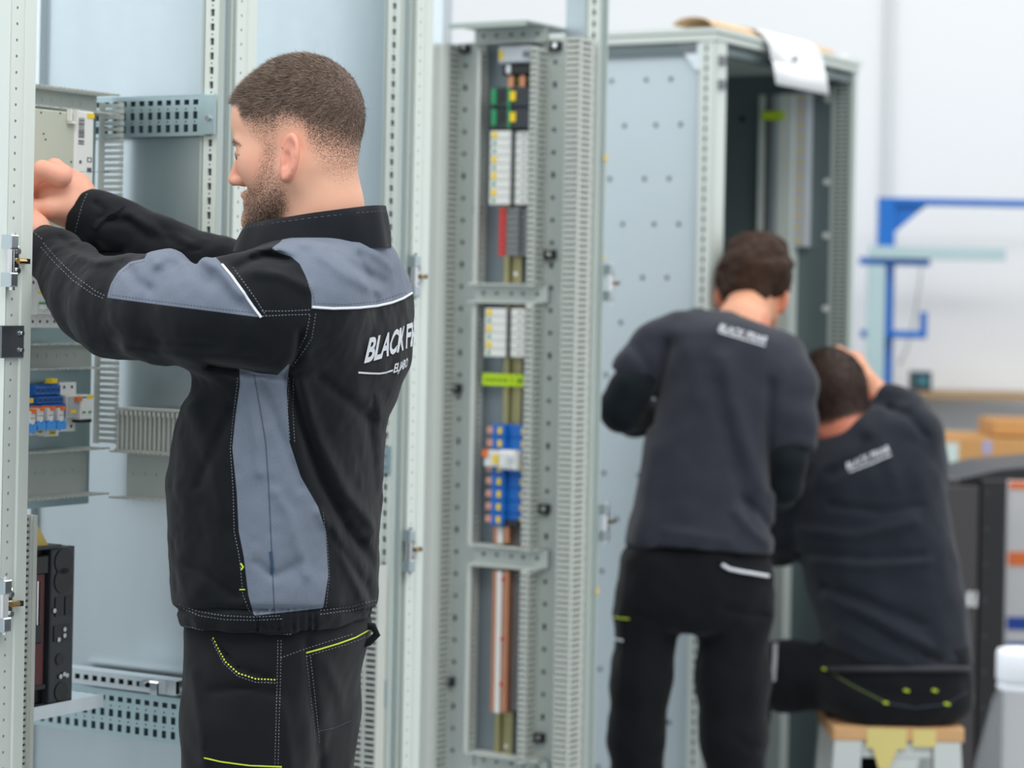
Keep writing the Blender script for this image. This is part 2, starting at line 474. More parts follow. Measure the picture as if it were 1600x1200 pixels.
# vertical duct between plate and side wall
aV0, z0 = pd(149, 692, D1); aV1, z1 = pd(189, 165, D1)
aV0 = pd(149, 400, D1)[0]; aV1 = pd(186, 400, D1 - 0.05)[0]
duct(RM(aV1 - 0.002, D1 - 0.001, z0), z1 - z0, aV1 - aV0 - 0.004, 0.055, 'tall vertical cable duct beside the white barcoded module', vertical=True)

# beige box panel and white barcoded module
a0, z1 = pd(44, 174, D1 - 0.03); a1, z0 = pd(117, 340, D1 - 0.068)
z1 = pd(100, 174, D1 - 0.068)[1]
m = MB(); m.bev(-0.01, a1, 0, 0.066, z0 - 0.02, z1, 0.002)
beige = mat('beige_sheet', srgb(188, 194, 178), 0.35, 0.1, 0.05, 4)
o = m.build('device_cover', beige, None, RM(0, D1 - 0.068, 0)); tag(o, 'flat beige device cover behind the raised hand', 'device cover')
for px, py in ((64, 176), (94, 177), (68, 209), (71, 218), (111, 253)):
    a, z = pd(px, py, D1 - 0.068)
    q = part(o, 'rivet', 'black_plastic', lambda m: m.cyl((a, 0.0, z), (a, -0.001, z), 0.0016, 8))
a0, z1 = pd(118, 172, D1 - 0.07); a1, z0 = pd(144, 350, D1 - 0.07)
t = thing('control_module', 'tall white module with printed barcodes and a yellow tag', 'control module', RM(a0, D1, z0))
ww = a1 - a0; hh = z1 - z0
part(t, 'housing', 'white_plastic', lambda m: m.bev(0, ww, -0.07, -0.001, 0, hh, 0.002))
part(t, 'tag', 'yellow_mark', lambda m: m.box(ww * 0.62, ww * 0.98, -0.0715, -0.0695, hh - 0.011, hh - 0.003), label='yellow tag')
def bars(m):
    for (fx0, fx1, fz0, fz1) in ((0.18, 0.48, 0.06, 0.24), (0.18, 0.48, 0.26, 0.30), (0.15, 0.4, 0.55, 0.70), (0.15, 0.4, 0.74, 0.9)):
        zz = 1 - fz1
        while zz < 1 - fz0:
            th = random.choice((0.004, 0.008, 0.012))
            m.box(ww * fx0, ww * fx1, -0.0706, -0.0698, hh * zz, hh * min(zz + th, 1 - fz0)); zz += th + random.choice((0.004, 0.008))
part(t, 'barcode', 'print_ink', bars)
part(t, 'print', 'print_ink', lambda m: (m.box(ww * .66, ww * .9, -0.0706, -0.0698, hh * .585, hh * .592), m.box(ww * .66, ww * .9, -0.0706, -0.0698, hh * .55, hh * .557), m.box(ww * .66, ww * .7, -0.0706, -0.0698, hh * .557, hh * .585), m.box(ww * .86, ww * .9, -0.0706, -0.0698, hh * .557, hh * .585), m.box(ww * .66, ww * .9, -0.0706, -0.0698, hh * .46, hh * .50), m.box(ww * .25, ww * .36, -0.0706, -0.0698, hh * .53, hh * .56)))
part(t, 'clip', 'white_plastic', lambda m: (m.box(-0.020, -0.017, -0.078, -0.0685, hh - 0.022, hh), m.box(-0.004, -0.001, -0.078, -0.0685, hh - 0.022, hh), m.box(-0.020, -0.001, -0.078, -0.0685, hh - 0.024, hh - 0.020)))

# ---- breaker (x across 18 mm, z along 86 mm, y out)
def make_breaker(M, label, group, name='circuit_breaker', wd=0.0178, toggle='green_mark', tagm='yellow_mark', scale=1.0):
    t = thing(name, label, 'breaker', M, group)
    h = 0.086 * scale
    part(t, 'body', 'white_plastic', lambda m: (m.prism([(-0.044, 0), (-0.044, h * .24), (-0.062, h * .27), (-0.062, h * .73), (-0.044, h * .76), (-0.044, h), (0, h), (0, 0)][::-1], 'x', 0.0004, wd - 0.0004)))
    tg = part(t, 'toggle', 'white_plastic', lambda m: m.box(wd * .25, wd * .75, -0.070, -0.061, h * .36, h * .46))
    part(tg, 'toggle_mark', toggle, lambda m: m.box(wd * .2, wd * .8, -0.0712, -0.0618, h * .46, h * .50))
    part(t, 'name_tag', tagm, lambda m: m.box(wd * .05, wd * .95, -0.0626, -0.0618, h * .66, h * .71))
    part(t, 'screw', 'print_ink', lambda m: (m.cyl((wd / 2, -0.0442, h * .88), (wd / 2, -0.0436, h * .88), wd * .17, 8), m.cyl((wd / 2, -0.0442, h * .12), (wd / 2, -0.0436, h * .12), wd * .17, 8)))
    return t
aB, zB = pd(100, 512, D1 - 0.05)
wq = 0.0178
zt_ = pd(60, 432, D1 - 0.05)[1]
br0 = None
k = 0
while True:
    a = aB - (k + 1) * wq - (0.0 if k else 0.0)
    if a < pd(8, 480, D1)[0]: break
    lab = 'white circuit breaker with green toggle under the near sleeve, %s from the right' % ORD[k]
    M_ = RM(a, D1 - 0.008, zB)
    if br0 is None: br0 = make_breaker(M_, lab, 'breakers under the sleeve', scale=(zt_ - zB) / 0.086)
    else: copy_thing(br0, M_, lab)
    k += 1
# DIN rail behind them
def rail(M, L, label, vertical=False, m_='zinc_bright', group='mounting rails'):
    if vertical: M = M @ Matrix.Rotation(-math.pi / 2, 4, 'Y')
    b = MB()
    b.prism([(0, -0.0175), (-0.0075, -0.0125), (-0.0075, -0.0125)][:1] + [(-0.001, -0.0125), (-0.0075, -0.0125), (-0.0075, -0.0175), (-0.0065, -0.0175), (-0.0065, -0.0135), (0.0, -0.0135), (0.0, 0.0135), (-0.0065, 0.0135), (-0.0065, 0.0175), (-0.0075, 0.0175), (-0.0075, 0.0125), (-0.001, 0.0125)][0:], 'x', 0, L)
    o = b.build('mounting_rail', m_, None, M); tag(o, label, 'mounting rail', group); return o
rail(RM(0.0, D1 - 0.0005, (zB + zt_) / 2), aR - 0.01, 'steel rail carrying the white breaker row')

# ---- blue terminal row
z1 = pd(80, 601, D1 - 0.05)[1]; z0 = pd(80, 676, D1 - 0.05)[1]
a_l = 0.02; a_r = pd(93, 620, D1 - 0.05)[0]
rail(RM(0.0, D1 - 0.0005, (z0 + z1) / 2), aR - 0.01, 'steel rail carrying the blue terminal row')
nT = 12
wT = 0.0125
H_ = z1 - z0
def make_blue(M, label, group):
    t = thing('terminal_block', label, 'terminal', M, group)
    part(t, 'body', 'blue_plastic', lambda m: (m.box(0.0003, wT - 0.0006, -0.035, -0.001, 0, H_),
        m.box(0.0003, wT - 0.0006, -0.044, -0.035, H_ * .80, H_ * .98), m.box(0.0003, wT - 0.0006, -0.050, -0.035, H_ * .62, H_ * .76), m.box(0.0003, wT - 0.0006, -0.056, -0.035, H_ * .46, H_ * .60), m.box(0.0003, wT - 0.0006, -0.046, -0.035, H_ * .04, H_ * .24)))
    def hol(m):
        for fz, y in ((.89, -.0443), (.69, -.0503), (.53, -.0563), (.14, -.0463)):
            m.box(wT * .2, wT * .42, y, y + .001, H_ * fz - .003, H_ * fz + .003); m.box(wT * .6, wT * .82, y, y + .001, H_ * fz - .003, H_ * fz + .003)
    part(t, 'wire_entry', 'hole_shade', hol)  # dark squares stand in for the shade inside the openings
    return t
bt = None; k = 0
a = a_r - wT
while a > pd(16, 620, D1)[0]:
    M_ = RM(a, D1 - 0.008, z0)
    lab = 'bright blue terminal block in the left cabinet, %s from the right' % ORD[k]
    if bt is None: bt = make_blue(M_, lab, 'blue terminal blocks of the left cabinet')
    else: copy_thing(bt, M_, lab)
    a -= wT; k += 1
# small white relays with orange levers standing on the blue terminals
rl = None
for j, (px, py, ord_) in enumerate(((88, 650, 'nearest the brown module'), (72, 650, 'second from the brown module'), (56, 651, 'third from the brown module'), (43, 655, 'at the cabinet flange'))):
    a, z = pd(px, py, D1 - 0.07)
    M_ = RM(a, D1 - 0.055, z)
    lab = 'small white relay with orange lever on the blue terminals, ' + ord_
    if rl is None:
        rl = thing('plug_relay', lab, 'relay', M_, 'plug-in relays on blue terminals')
        part(rl, 'body', 'white_plastic', lambda m: m.bev(-0.0075, 0.0075, -0.026, 0, -0.010, 0.014, 0.0015))
        part(rl, 'lever', 'orange_mark', lambda m: m.bev(-0.002, 0.006, -0.031, -0.004, 0.010, 0.017, 0.001), label='orange lever')
        part(rl, 'socket', 'sky_plastic', lambda m: m.prism([(-0.012, -0.022), (0.011, -0.022), (0.011, -0.012), (0.006, -0.006), (0.0, -0.012), (-0.006, -0.006), (-0.012, -0.012)], 'y', -0.028, -0.002), label='light blue socket')
        part(rl, 'print', 'pale_print', lambda m: m.box(-0.005, 0.005, -0.0266, -0.0258, 0.001, 0.003))
    else: copy_thing(rl, M_, lab)
# yellow and white name plates under the terminals
for j, (px0, px1, py0, py1, lab) in enumerate(((46, 51, 672, 680, 'leftmost'), (52, 67, 670, 679, 'middle'), (68, 89, 671, 681, 'rightmost'))):
    b0, zz1 = pd(px0, py0, D1 - 0.058); b1, zz0 = pd(px1, py1, D1 - 0.058)
    t = thing('name_plate', 'white name plate with yellow sticker below blue terminals, ' + lab, 'name plate', RM(b0, D1 - 0.058, zz0), 'name plates of the blue terminals')
    w_ = b1 - b0; h_ = zz1 - zz0
    part(t, 'plate', 'white_plastic', lambda m: m.bev(0, w_, -0.004, 0.012, 0, h_, 0.0006))
    st_ = part(t, 'sticker', 'yellow_mark', lambda m: m.box(w_ * .3, w_ * .75, -0.005, -0.0036, h_ * .2, h_ * .8))
    part(st_, 'print', 'print_ink', lambda m: m.box(w_ * .36, w_ * .68, -0.0054, -0.0048, h_ * .42, h_ * .58))
for px, py in ((84, 595), (46, 626)):
    b0, zz = pd(px, py, D1 - 0.06)
    o = MB(); o.bev(-0.007, 0.007, -0.003, 0.012, -0.004, 0.004, 0.0006)
    o = o.build('name_plate', 'yellow_mark', None, RM(b0, D1 - 0.06, zz)); tag(o, 'small yellow marker tag ' + ('above the blue terminals' if py < 600 else 'beside the relays at the flange'), 'name plate', 'name plates of the blue terminals')
# brown-grey end module, residual current device and slim breaker
def dev_box(px0, px1, py0, py1, dep, lab, mt, name='switch_module', cat='switch module'):
    b0, zz1 = pd(px0, py0, D1 - dep); b1, zz0 = pd(px1, py1, D1 - dep)
    t = thing(name, lab, cat, RM(b0, D1 - 0.008, zz0)); return t, b1 - b0, zz1 - zz0, dep - 0.008
t, w_, h_, dp = dev_box(91, 105, 617, 652, 0.05, 'grey-brown end module beside the blue terminals', 'grey_plastic')
mat('taupe', srgb(96, 84, 80), 0.5, 0, 0.1, 20)
part(t, 'body', 'taupe', lambda m: m.bev(0, w_, -dp, 0, 0, h_, 0.002))
part(t, 'dial', 'black_plastic', lambda m: m.cyl((w_ * .5, -dp, h_ * .7), (w_ * .5, -dp - 0.003, h_ * .7), w_ * .3, 12))
t, w_, h_, dp = dev_box(105, 130, 598, 674, 0.062, 'white residual current device with orange lever at the end of the row', 'white_plastic')
part(t, 'body', 'white_plastic', lambda m: m.prism([(-dp + .018, 0), (-dp + .018, h_ * .24), (-dp, h_ * .3), (-dp, h_ * .72), (-dp + .018, h_ * .76), (-dp + .018, h_), (0, h_), (0, 0)][::-1], 'x', 0, w_))
part(t, 'front_panel', 'pale_print', lambda m: m.box(w_ * .05, w_ * .7, -dp - 0.001, -dp + 0.0005, h_ * .31, h_ * .71))
part(t, 'lever', 'orange_mark', lambda m: m.bev(w_ * .42, w_ * .72, -dp - 0.008, -dp, h_ * .63, h_ * .71, 0.001))
part(t, 'tag', 'yellow_mark', lambda m: m.box(w_ * .2, w_ * .52, -dp - 0.0018, -dp - 0.0008, h_ * .38, h_ * .45))
part(t, 'screw', 'print_ink', lambda m: [m.cyl((w_ * x, -dp + .0175, h_ * zz), (w_ * x, -dp + .0185, h_ * zz), .003, 8) for x in (.3, .75) for zz in (.1, .9)])
t, w_, h_, dp = dev_box(127, 145, 617, 655, 0.066, 'slim white breaker with yellow tag beside the residual current device', 'white_plastic', 'circuit_breaker', 'breaker')
part(t, 'body', 'white_plastic', lambda m: m.bev(0, w_, -dp, 0, 0, h_, 0.002))
part(t, 'tag', 'yellow_mark', lambda m: m.box(w_ * .5, w_ * .98, -dp - 0.001, -dp + .0004, h_ * .84, h_ * .98))
part(t, 'print', 'green_mark', lambda m: (m.box(w_ * .08, w_ * .44, -dp - 0.0008, -dp + .0004, h_ * .87, h_ * .93), m.box(w_ * .12, w_ * .3, -dp - 0.003, -dp, h_ * .27, h_ * .33), m.box(w_ * .62, w_ * .8, -dp - 0.003, -dp, h_ * .27, h_ * .33)))
part(t, 'foot', 'black_plastic', lambda m: m.box(w_ * .1, w_ * 1.05, -dp + .004, 0, -h_ * .13, 0))

# ---- side wall of the first bay: punched cross rails and comb duct
aS = A_R[0] - 0.002
def side_rail(px0, px1, py0, py1, label, rows=3, pitch=0.025, zoff=0.0, M_=None, d_lift=0.0):
    """punched rail on the side wall; x towards the front"""
    d0, z1 = pa(px0, py0, aS); d1, z0 = pa(px1, py1, aS)
    L = d0 - d1; H = pa(px1, py0, aS)[1] - z0
    t = thing('punched_rail', label, 'punched rail', SM(aS, d0, z0), 'punched rails on the side wall')
    def sheet(m):
        rws = []
        for r in range(rows):
            zz = H * (r + .5) / rows
            hs = []; x = 0.012
            while x < L - 0.03:
                hs.append((x, x + (0.0095 if r < rows - 1 else 0.011))); x += pitch * 0.8
            rws.append((zz - (0.0065 if r < rows - 1 else 0.0045), zz + (0.0065 if r < rows - 1 else 0.0045), hs))
            if r < rows - 1:
                zz2 = H * (r + 1) / rows
                rws.append((zz2 - 0.0015, zz2 + 0.0015, [(h[0] + 0.0025, h[0] + 0.0055) for h in hs]))
        m.perf(0, L, 0, H, rws, -0.006, 0.003)
        m.box(0, L, -0.0065, 0.010, H, H + 0.002); m.box(0, L, -0.0065, 0.010, -0.002, 0)
    part(t, 'sheet', 'zinc_teal', sheet)
    part(t, 'shade_backing', 'hole_shade_teal', lambda m: m.box(0.002, L - 0.002, 0.006, 0.010, 0.002, H - 0.002))  # teal sheet added behind the holes as their shade
    br = part(t, 'end_bracket', 'zinc_teal', lambda m: m.bev(L - 0.004, L + 0.020, -0.010, -0.006, -0.001, H + 0.001, 0.001))
    part(br, 'bolt', 'chrome', lambda m: m.cyl((L + 0.007, -0.010, H * .4), (L + 0.007, -0.015, H * .4), 0.005, 8))
    return t
side_rail(132, 326, 149, 210, 'upper punched galvanised rail across the side wall behind the head')
side_rail(46, 292, 1094, 1163, 'lower punched galvanised rail with rows of square holes near the floor')
d0, z1 = pa(108, 1062, aS); d1, z0 = pa(292, 1082, aS)
t = thing('angle_rail', 'narrow galvanised angle rail with slots above the lower punched rail', 'punched rail', SM(aS, d0, z0), 'punched rails on the side wall')
L = d0 - d1
def sh(m):
    hs = []; x = 0.02
    while x < L - 0.03: hs.append((x, x + 0.011)); x += 0.02
    m.perf(0, L, 0, 0.022, [(0.006, 0.015, hs)], -0.03, 0.002); m.box(0, L, -0.031, 0, 0.022, 0.024); m.box(0, L, -0.031, 0, -0.002, 0)
part(t, 'angle', 'zinc_bright', sh)
part(t, 'shade_backing', 'hole_shade', lambda m: m.box(0.002, L - 0.002, -0.02, -0.018, 0, 0.022))  # dark strip in place of shade behind the slots
part(t, 'clamp', 'chrome', lambda m: (m.bev(L - 0.05, L - 0.03, -0.042, -0.03, -0.004, 0.02, 0.002), m.cyl((L - 0.07, -0.03, 0.012), (L - 0.07, -0.037, 0.012), 0.006, 8)))
# comb duct on the side wall at hip height of the arm
d0, z1 = pa(172, 640, aS - 0.05); d1, z0 = pa(300, 706, aS - 0.05)
z0 = pa(200, 706, aS - 0.05)[1]
t = duct(SM(aS - 0.001, d0, pa(200, 780, aS - 0.05)[1]), d0 - 0.03, z0 - pa(200, 780, aS - 0.05)[1], 0.05, 'cable duct with punched back on the side wall left of the jacket')
L = d0 - 0.03
hz = z1 - z0
t = thing('comb_duct', 'upright white comb duct on the side wall left of the jacket', 'cable duct', SM(aS - 0.03, d0, z0), 'slotted cable ducts')
part(t, 'rim', 'duct', lambda m: (m.box(0, L, -0.008, 0.02, hz, hz + 0.004), m.box(0, L, -0.008, 0.004, -0.002, 0.003)))
def fing(m):
    n = int(L / 0.0098)
    for k in range(n):
        x = (k + .5) * L / n
        m.bev(x - .0030, x + .0030, -0.006, 0.0, 0.003, hz - .006, 0.0012)
        m.bev(x - .0034, x + .0034, -0.009, 0.002, hz - .010, hz - .001, 0.0016)
part(t, 'fingers', 'duct', fing)
part(t, 'base', 'duct_back', lambda m: m.box(0, L, 0.018, 0.02, 0, hz))

# ---- narrow comb strip next to the front flange (bottom left)
a0, z1 = pd(40, 806, 0.06); a1, _ = pd(56, 806, 0.06)
t = thing('comb_strip', 'narrow vertical white comb duct with dark slots beside the left flange', 'cable duct', RM(a0 - 0.02, 0.06, 0.12), 'slotted cable ducts')
wS = a1 - a0 + 0.02; hS = z1 - 0.12
def st(m):
    rows = []; z = 0.004
    while z < hS - 0.008:
        rows.append((z, z + 0.0042, [(wS * .25, wS * .70)])); z += 0.0100
    m.perf(0, wS * .74, 0, hS, rows, 0.0, 0.003)
    m.box(wS * .74, wS, -0.004, 0.05, 0, hS); m.box(0, wS * .02, 0, .05, 0, hS)
    m.box(wS * .80, wS * .84, -0.006, -0.004, 0, hS)
part(t, 'comb_face', 'duct', st)
part(t, 'shade_backing', 'hole_shade', lambda m: m.box(wS * .02, wS * .73, 0.006, 0.008, 0.001, hS))  # dark sheet stands for the shaded inside of the comb

# ---- black moulded-case breaker standing on a shelf, yellow card on top
aM = 0.19
dM0, zM1 = pa(112, 852, aM); 
a0, z1 = pd(45, 850, 0.2); a1, z0 = pd(98, 1095, 0.2)
zbk = pd(112, 1093, 0.13)[1]; ztk = pd(112, 853, 0.13)[1]
aE = pd(113, 950, 0.13)[0]
Ht = ztk - zbk
t = thing('power_breaker', 'large black power circuit breaker with maroon face on the cabinet shelf', 'power breaker', RM(aE, 0.13, zbk))
part(t, 'case', 'black_plastic', lambda m: m.bev(-0.26, -0.002, 0.012, 0.10, 0, Ht, 0.004))
fr = part(t, 'side_frame', 'dark_plastic', lambda m: (m.bev(-0.058, 0.0, -0.004, 0.012, 0, Ht, 0.002)))
def rec(m):
    for fz in (.91, .785): m.cyl((-.029, -.006, Ht * fz), (-.029, -.0035, Ht * fz), .0215, 24)
    for x in (-.046, -.022): m.box(x - .002, x + .014, -.006, -.0035, Ht * .56, Ht * .68)
    m.box(-.05, -.012, -.006, -.0035, Ht * .40, Ht * .50)
    m.cyl((-.034, -.006, Ht * .28), (-.034, -.0035, Ht * .28), .010, 16); m.cyl((-.029, -.006, Ht * .07), (-.029, -.0035, Ht * .07), .016, 20)
REC = [lambda m: m.cyl((-.029, -.006, Ht * .91), (-.029, -.0035, Ht * .91), .0215, 24), lambda m: m.cyl((-.029, -.006, Ht * .785), (-.029, -.0035, Ht * .785), .0215, 24),
       lambda m: m.box(-.048, -.032, -.006, -.0035, Ht * .56, Ht * .68), lambda m: m.box(-.024, -.008, -.006, -.0035, Ht * .56, Ht * .68), lambda m: m.box(-.05, -.012, -.006, -.0035, Ht * .40, Ht * .50),
       lambda m: m.cyl((-.034, -.006, Ht * .28), (-.034, -.0035, Ht * .28), .010, 16), lambda m: m.cyl((-.029, -.006, Ht * .07), (-.029, -.0035, Ht * .07), .016, 20)]
for r_ in REC: part(fr, 'recess', 'black_plastic', r_)
part(fr, 'screw', 'steel', lambda m: [m.cyl((x, -.008, Ht * z), (x, -.005, Ht * z), .004, 8) for x, z in ((-.026, .47), (-.026, .43), (-.040, .41), (-.025, .18), (-.018, .17), (-.034, .17), (-.052, .60))])
part(t, 'front_panel', 'maroon', lambda m: m.bev(-0.20, -0.062, 0.004, 0.012, Ht * .10, Ht * .88, 0.003), label='maroon front')
part(t, 'lever_slot', 'black_plastic', lambda m: m.bev(-0.16, -0.075, -0.002, 0.004, Ht * .40, Ht * .52, 0.002)); part(t, 'terminal_hood', 'black_plastic', lambda m: m.bev(-0.12, -0.062, -0.002, 0.004, Ht * .84, Ht * .96, 0.002)); part(t, 'front_ledge', 'black_plastic', lambda m: m.bev(-0.20, -0.062, 0.0, 0.004, Ht * .10, Ht * .13, .001))
part(t, 'push_rod', 'chrome', lambda m: m.cyl((-0.085, -0.001, Ht * .52), (-0.085, -0.001, Ht * .80), 0.003, 8))
part(t, 'indicator', 'blue_plastic', lambda m: (m.box(-0.118, -0.104, -0.003, 0.003, Ht * .86, Ht * .92), m.box(-0.118, -0.100, 0.0, 0.005, Ht * .78, Ht * .81)))
part(t, 'top_plate', 'dark_plastic', lambda m: m.bev(-0.26, -0.04, -0.01, 0.11, Ht, Ht + 0.006, 0.001))
yc = MB(); yz = Ht + 0.006
yc.prism([(-0.24, yz), (-0.062, yz), (-0.098, yz + 0.046), (-0.112, yz + 0.054), (-0.24, yz + 0.056)], 'y', 0.0, 0.08)
o = yc.build('cardboard_wedge', 'kraft_yellow', None, RM(aE, 0.13, zbk)); tag(o, 'yellowish cardboard wedge lying on the black power breaker', 'cardboard')
o = MB(); o.box(-0.30, 0.17, -0.02, 0.24, -0.004, 0.0); o.box(-0.30, 0.17, -0.022, -0.02, -0.020, 0.002); o.box(0.168, 0.17, -0.02, 0.24, -0.020, -0.004)
o = o.build('cabinet_shelf', 'zinc_bright', None, RM(aE - 0.10, 0.14, zbk)); tag(o, 'galvanised shelf under the black power breaker', 'shelf')

# ---- second bay: slotted duct low on its side wall
aS2 = A_R[1] - 0.002
d0, z1 = pa(546, 880, aS2 - 0.03); d1, _ = pa(592, 880, aS2 - 0.03)
wd_ = d0 - d1
t = thing('comb_duct', 'white vertical duct with many slots low behind the trouser pocket', 'cable duct', SM(aS2, d0 + 0.03, 0.15), 'slotted cable ducts')
def st2(m):
    rows = []; z = 0.01; hS2 = z1 - 0.15
    while z < hS2 - 0.01:
        rows.append((z, z + 0.0055, [(0.006, wd_ * .5), (wd_ * .55, wd_ - .004), (wd_ + .004, wd_ + 0.026)])); z += 0.0115
    m.perf(0, wd_ + 0.03, 0, hS2, rows, -0.03, 0.002)
    m.box(0, 0.002, -0.03, 0, 0, hS2); m.box(wd_ + 0.028, wd_ + 0.03, -0.0299, 0, 0, hS2)
part(t, 'comb_face', 'duct', st2)
part(t, 'base', 'hole_shade', lambda m: m.box(0.002, wd_ + 0.028, -0.02, -0.018, 0.002, z1 - 0.152))  # dark sheet inside the duct, painted shade behind its slots
for py in (718, 1083):
    d_, z_ = pa(606 if py < 900 else 594, py, A_R[1])
    part(bays[1], 'joint_bracket', 'zinc_teal', lambda m: m.box(A_R[1] - 0.004, A_R[1] - 0.0005, 0.004, 0.034, z_ - 0.026, z_ + 0.026))
    part(bays[1], 'bracket_bolt', 'chrome', lambda m: (m.cyl((A_R[1] - 0.004, 0.02, z_ + .010), (A_R[1] - 0.008, 0.02, z_ + .010), 0.005, 8), m.cyl((A_R[1] - 0.004, 0.02, z_ - .012), (A_R[1] - 0.008, 0.02, z_ - .012), 0.005, 8)))
# ================================================================== third bay: tall column of ducts, breakers and bars on the cross wall
aT = 1.832
ZB, ZT = 0.16, pa(780, 66, aT)[1]
def span3(px0, px1, py, y):
    """x range on the cross wall (measured towards the front from d = 0.5) for things y in front of it"""
    return 0.5 - pa(px0, py, aT - y)[0], 0.5 - pa(px1, py, aT - y)[0]
S0 = SM(aT, 0.5, 0)
t = thing('device_backplate', 'tall grey punched backplate inside the third cabinet', 'backplate', S0)
xa, xb = 0.5 - pa(684, 250, aT)[0], 0.5 - pa(908, 250, aT)[0]
xs1 = 0.5 - pa(726, 250, aT)[0]; xs2 = 0.5 - pa(866, 250, aT)[0]
xg0 = 0.5 - pa(760, 250, aT)[0]; xg1 = 0.5 - pa(845, 250, aT)[0]
def fr(m):
    def rows(c):
        r = []; z = ZB + 0.02; k = 0
        while z < ZT - 0.02:
            q = 0.0045 if k % 4 else 0.007
            r.append((z - q, z + q, [(c - 0.0045, c + 0.0045)])); z += 0.05; k += 1
        return r
    if lr == 0: m.perf(xa - 0.05, xg0, ZB, ZT, rows(xs1), -0.004, 0.003)
    else: m.perf(xg1, xb, ZB, ZT, rows(xs2), -0.004, 0.003)
for lr in (0, 1): part(t, 'punched_sheet', 'ral_mid', fr)
mat('ral_mid', srgb(196, 204, 200), 0.45, 0, 0.03, 3)
mat('slate_sheet', srgb(128, 140, 146), 0.5, 0.2, 0.05, 4)
part(t, 'centre_sheet', 'slate_sheet', lambda m: m.box(xg0, xg1, 0.0, 0.003, ZB, ZT))
part(t, 'shade_backing', 'hole_shade', lambda m: (m.box(xa - 0.05, xg0, 0.0, 0.002, ZB, ZT), m.box(xg1, xb, 0.0, 0.002, ZB, ZT)))  # dark sheets giving the punched holes their shade
for px, py in ((725, 76), (868, 72), (859, 398), (712, 607), (850, 795), (701, 1065), (842, 1153), (681, 1191), (748, 327)):
    xx = 0.5 - pa(px, py, aT - 0.012)[0]; zz = pa(px, py, aT - 0.012)[1]
    c_ = part(t, 'clamp', 'black_plastic' if px != 748 else 'grey_plastic', lambda m: m.bev(xx - 0.013, xx + 0.013, -0.018, -0.004, zz - 0.010, zz + 0.010, 0.002))
    part(c_, 'screw', 'chrome', lambda m: m.cyl((xx + .003, -0.018, zz + .001), (xx + .003, -0.021, zz + .001), 0.0055, 10))
def vduct(px0, px1, D, label, front_slots=False, z0=ZB, z1=None, ridges=False, pitch=0.0130, py=250):
    z1 = ZT - 0.005 if z1 is None else z1
    x0, x1 = span3(px0, px1, py, D)
    t = thing('cable_duct', label, 'cable duct', S0 @ Matrix.Translation((x0, -0.0045, z0)), 'upright ducts of the third cabinet')
    w_ = x1 - x0; L = z1 - z0
    def front(m):
        rows = []
        if front_slots:
            z = 0.006
            while z < L - 0.006:
                rows.append((z, z + 0.0055, [(w_ * .06, w_ * .94)])); z += pitch
        m.perf(0, w_, 0, L, rows, -D, 0.003)
        if ridges:
            m.box(w_ * .15, w_ * .25, -D - 0.004, -D, 0, L); m.box(w_ * .75, w_ * .85, -D - 0.004, -D, 0, L)
        m.box(0, w_, -D + 0.003, 0, L - 0.002, L)
    part(t, 'lid', 'duct', front)
    def side(m):
        z = 0.003
        rows = []
        while z < L - 0.006:
            rows.append((z, z + 0.0062, [(D * .12, D * .80)])); z += pitch
        m.perf(0, D, 0, L, rows, 0, 0.0015)
    # wall facing the front: x runs from the lid back to the base
    s_ = part(t, 'comb', 'duct', side)
    s_.matrix_local = Matrix.Translation((w_, -D, 0)) @ Matrix(((0, -1, 0, 0), (1, 0, 0, 0), (0, 0, 1, 0), (0, 0, 0, 1)))
    part(t, 'base', 'duct_back', lambda m: (m.box(0, 0.0015, -D, 0, 0, L), m.box(0.002, w_ - 0.003, -0.010, 0, 0.001, L - 0.002)))
    return t
vduct(676, 699, 0.060, 'ridged upright duct at the left flange of the third cabinet', ridges=True)
vduct(882, 906, 0.060, 'slotted upright duct at the right post of the third cabinet', front_slots=True, ridges=False)
zc = [ZT - 0.02, pa(790, 447, aT - .03)[1], pa(790, 474, aT - .03)[1], pa(790, 856, aT - .03)[1], pa(790, 887, aT - .03)[1], pa(780, 1184, aT - .03)[1]]
nm = ['top', 'middle', 'bottom']
for k in range(3):
    vduct(743, 750, 0.034, 'narrow comb duct left of the device column, %s section' % nm[k], z1=zc[2 * k] , z0=zc[2 * k + 1])
    vduct(827, 838, 0.055, 'comb duct right of the device column, %s section' % nm[k], z1=zc[2 * k], z0=zc[2 * k + 1], front_slots=True)
# cross ducts between the sections
for k, (py0, py1, lab) in enumerate(((443, 474, 'cross duct between the upper and middle device sections'), (853, 887, 'cross duct between the middle and lower device sections'), (38, 68, 'cross duct closing the top of the device column'), (1181, 1210, 'cross duct at the foot of the device column'))):
    x0, x1 = span3(735, 850, (py0 + py1) / 2, 0.035)
    zz1 = pa(790, py0, aT - .035)[1]; zz0 = pa(790, py1, aT - .035)[1]
    t = thing('cross_duct', lab, 'cable duct', S0 @ Matrix.Translation((x0, -0.0045, zz0)), 'cross ducts of the device column')
    w_ = x1 - x0; h_ = zz1 - zz0
    part(t, 'rim', 'duct', lambda m: (m.box(0, w_ * .93, -0.042, 0, h_ - 0.004, h_), m.box(0, w_ * .93, -0.042, 0, 0, 0.004)))
    def bk(m):
        hs = [(w_ * f - .004, w_ * f + .004) for f in (.12, .3, .5, .66, .85)]
        m.perf(0, w_, 0.004, h_ - 0.004, [(h_ * .42, h_ * .58, hs)], -0.012, 0.003)
    part(t, 'base', 'ral_mid', bk)
    part(t, 'shade_backing', 'hole_shade', lambda m: m.box(0.002, w_ - .002, -0.007, -0.005, 0.004, h_ - 0.004))  # shade behind the base holes put in as a dark sheet
o = MB(); x0, x1 = span3(742, 862, 36, 0.0)
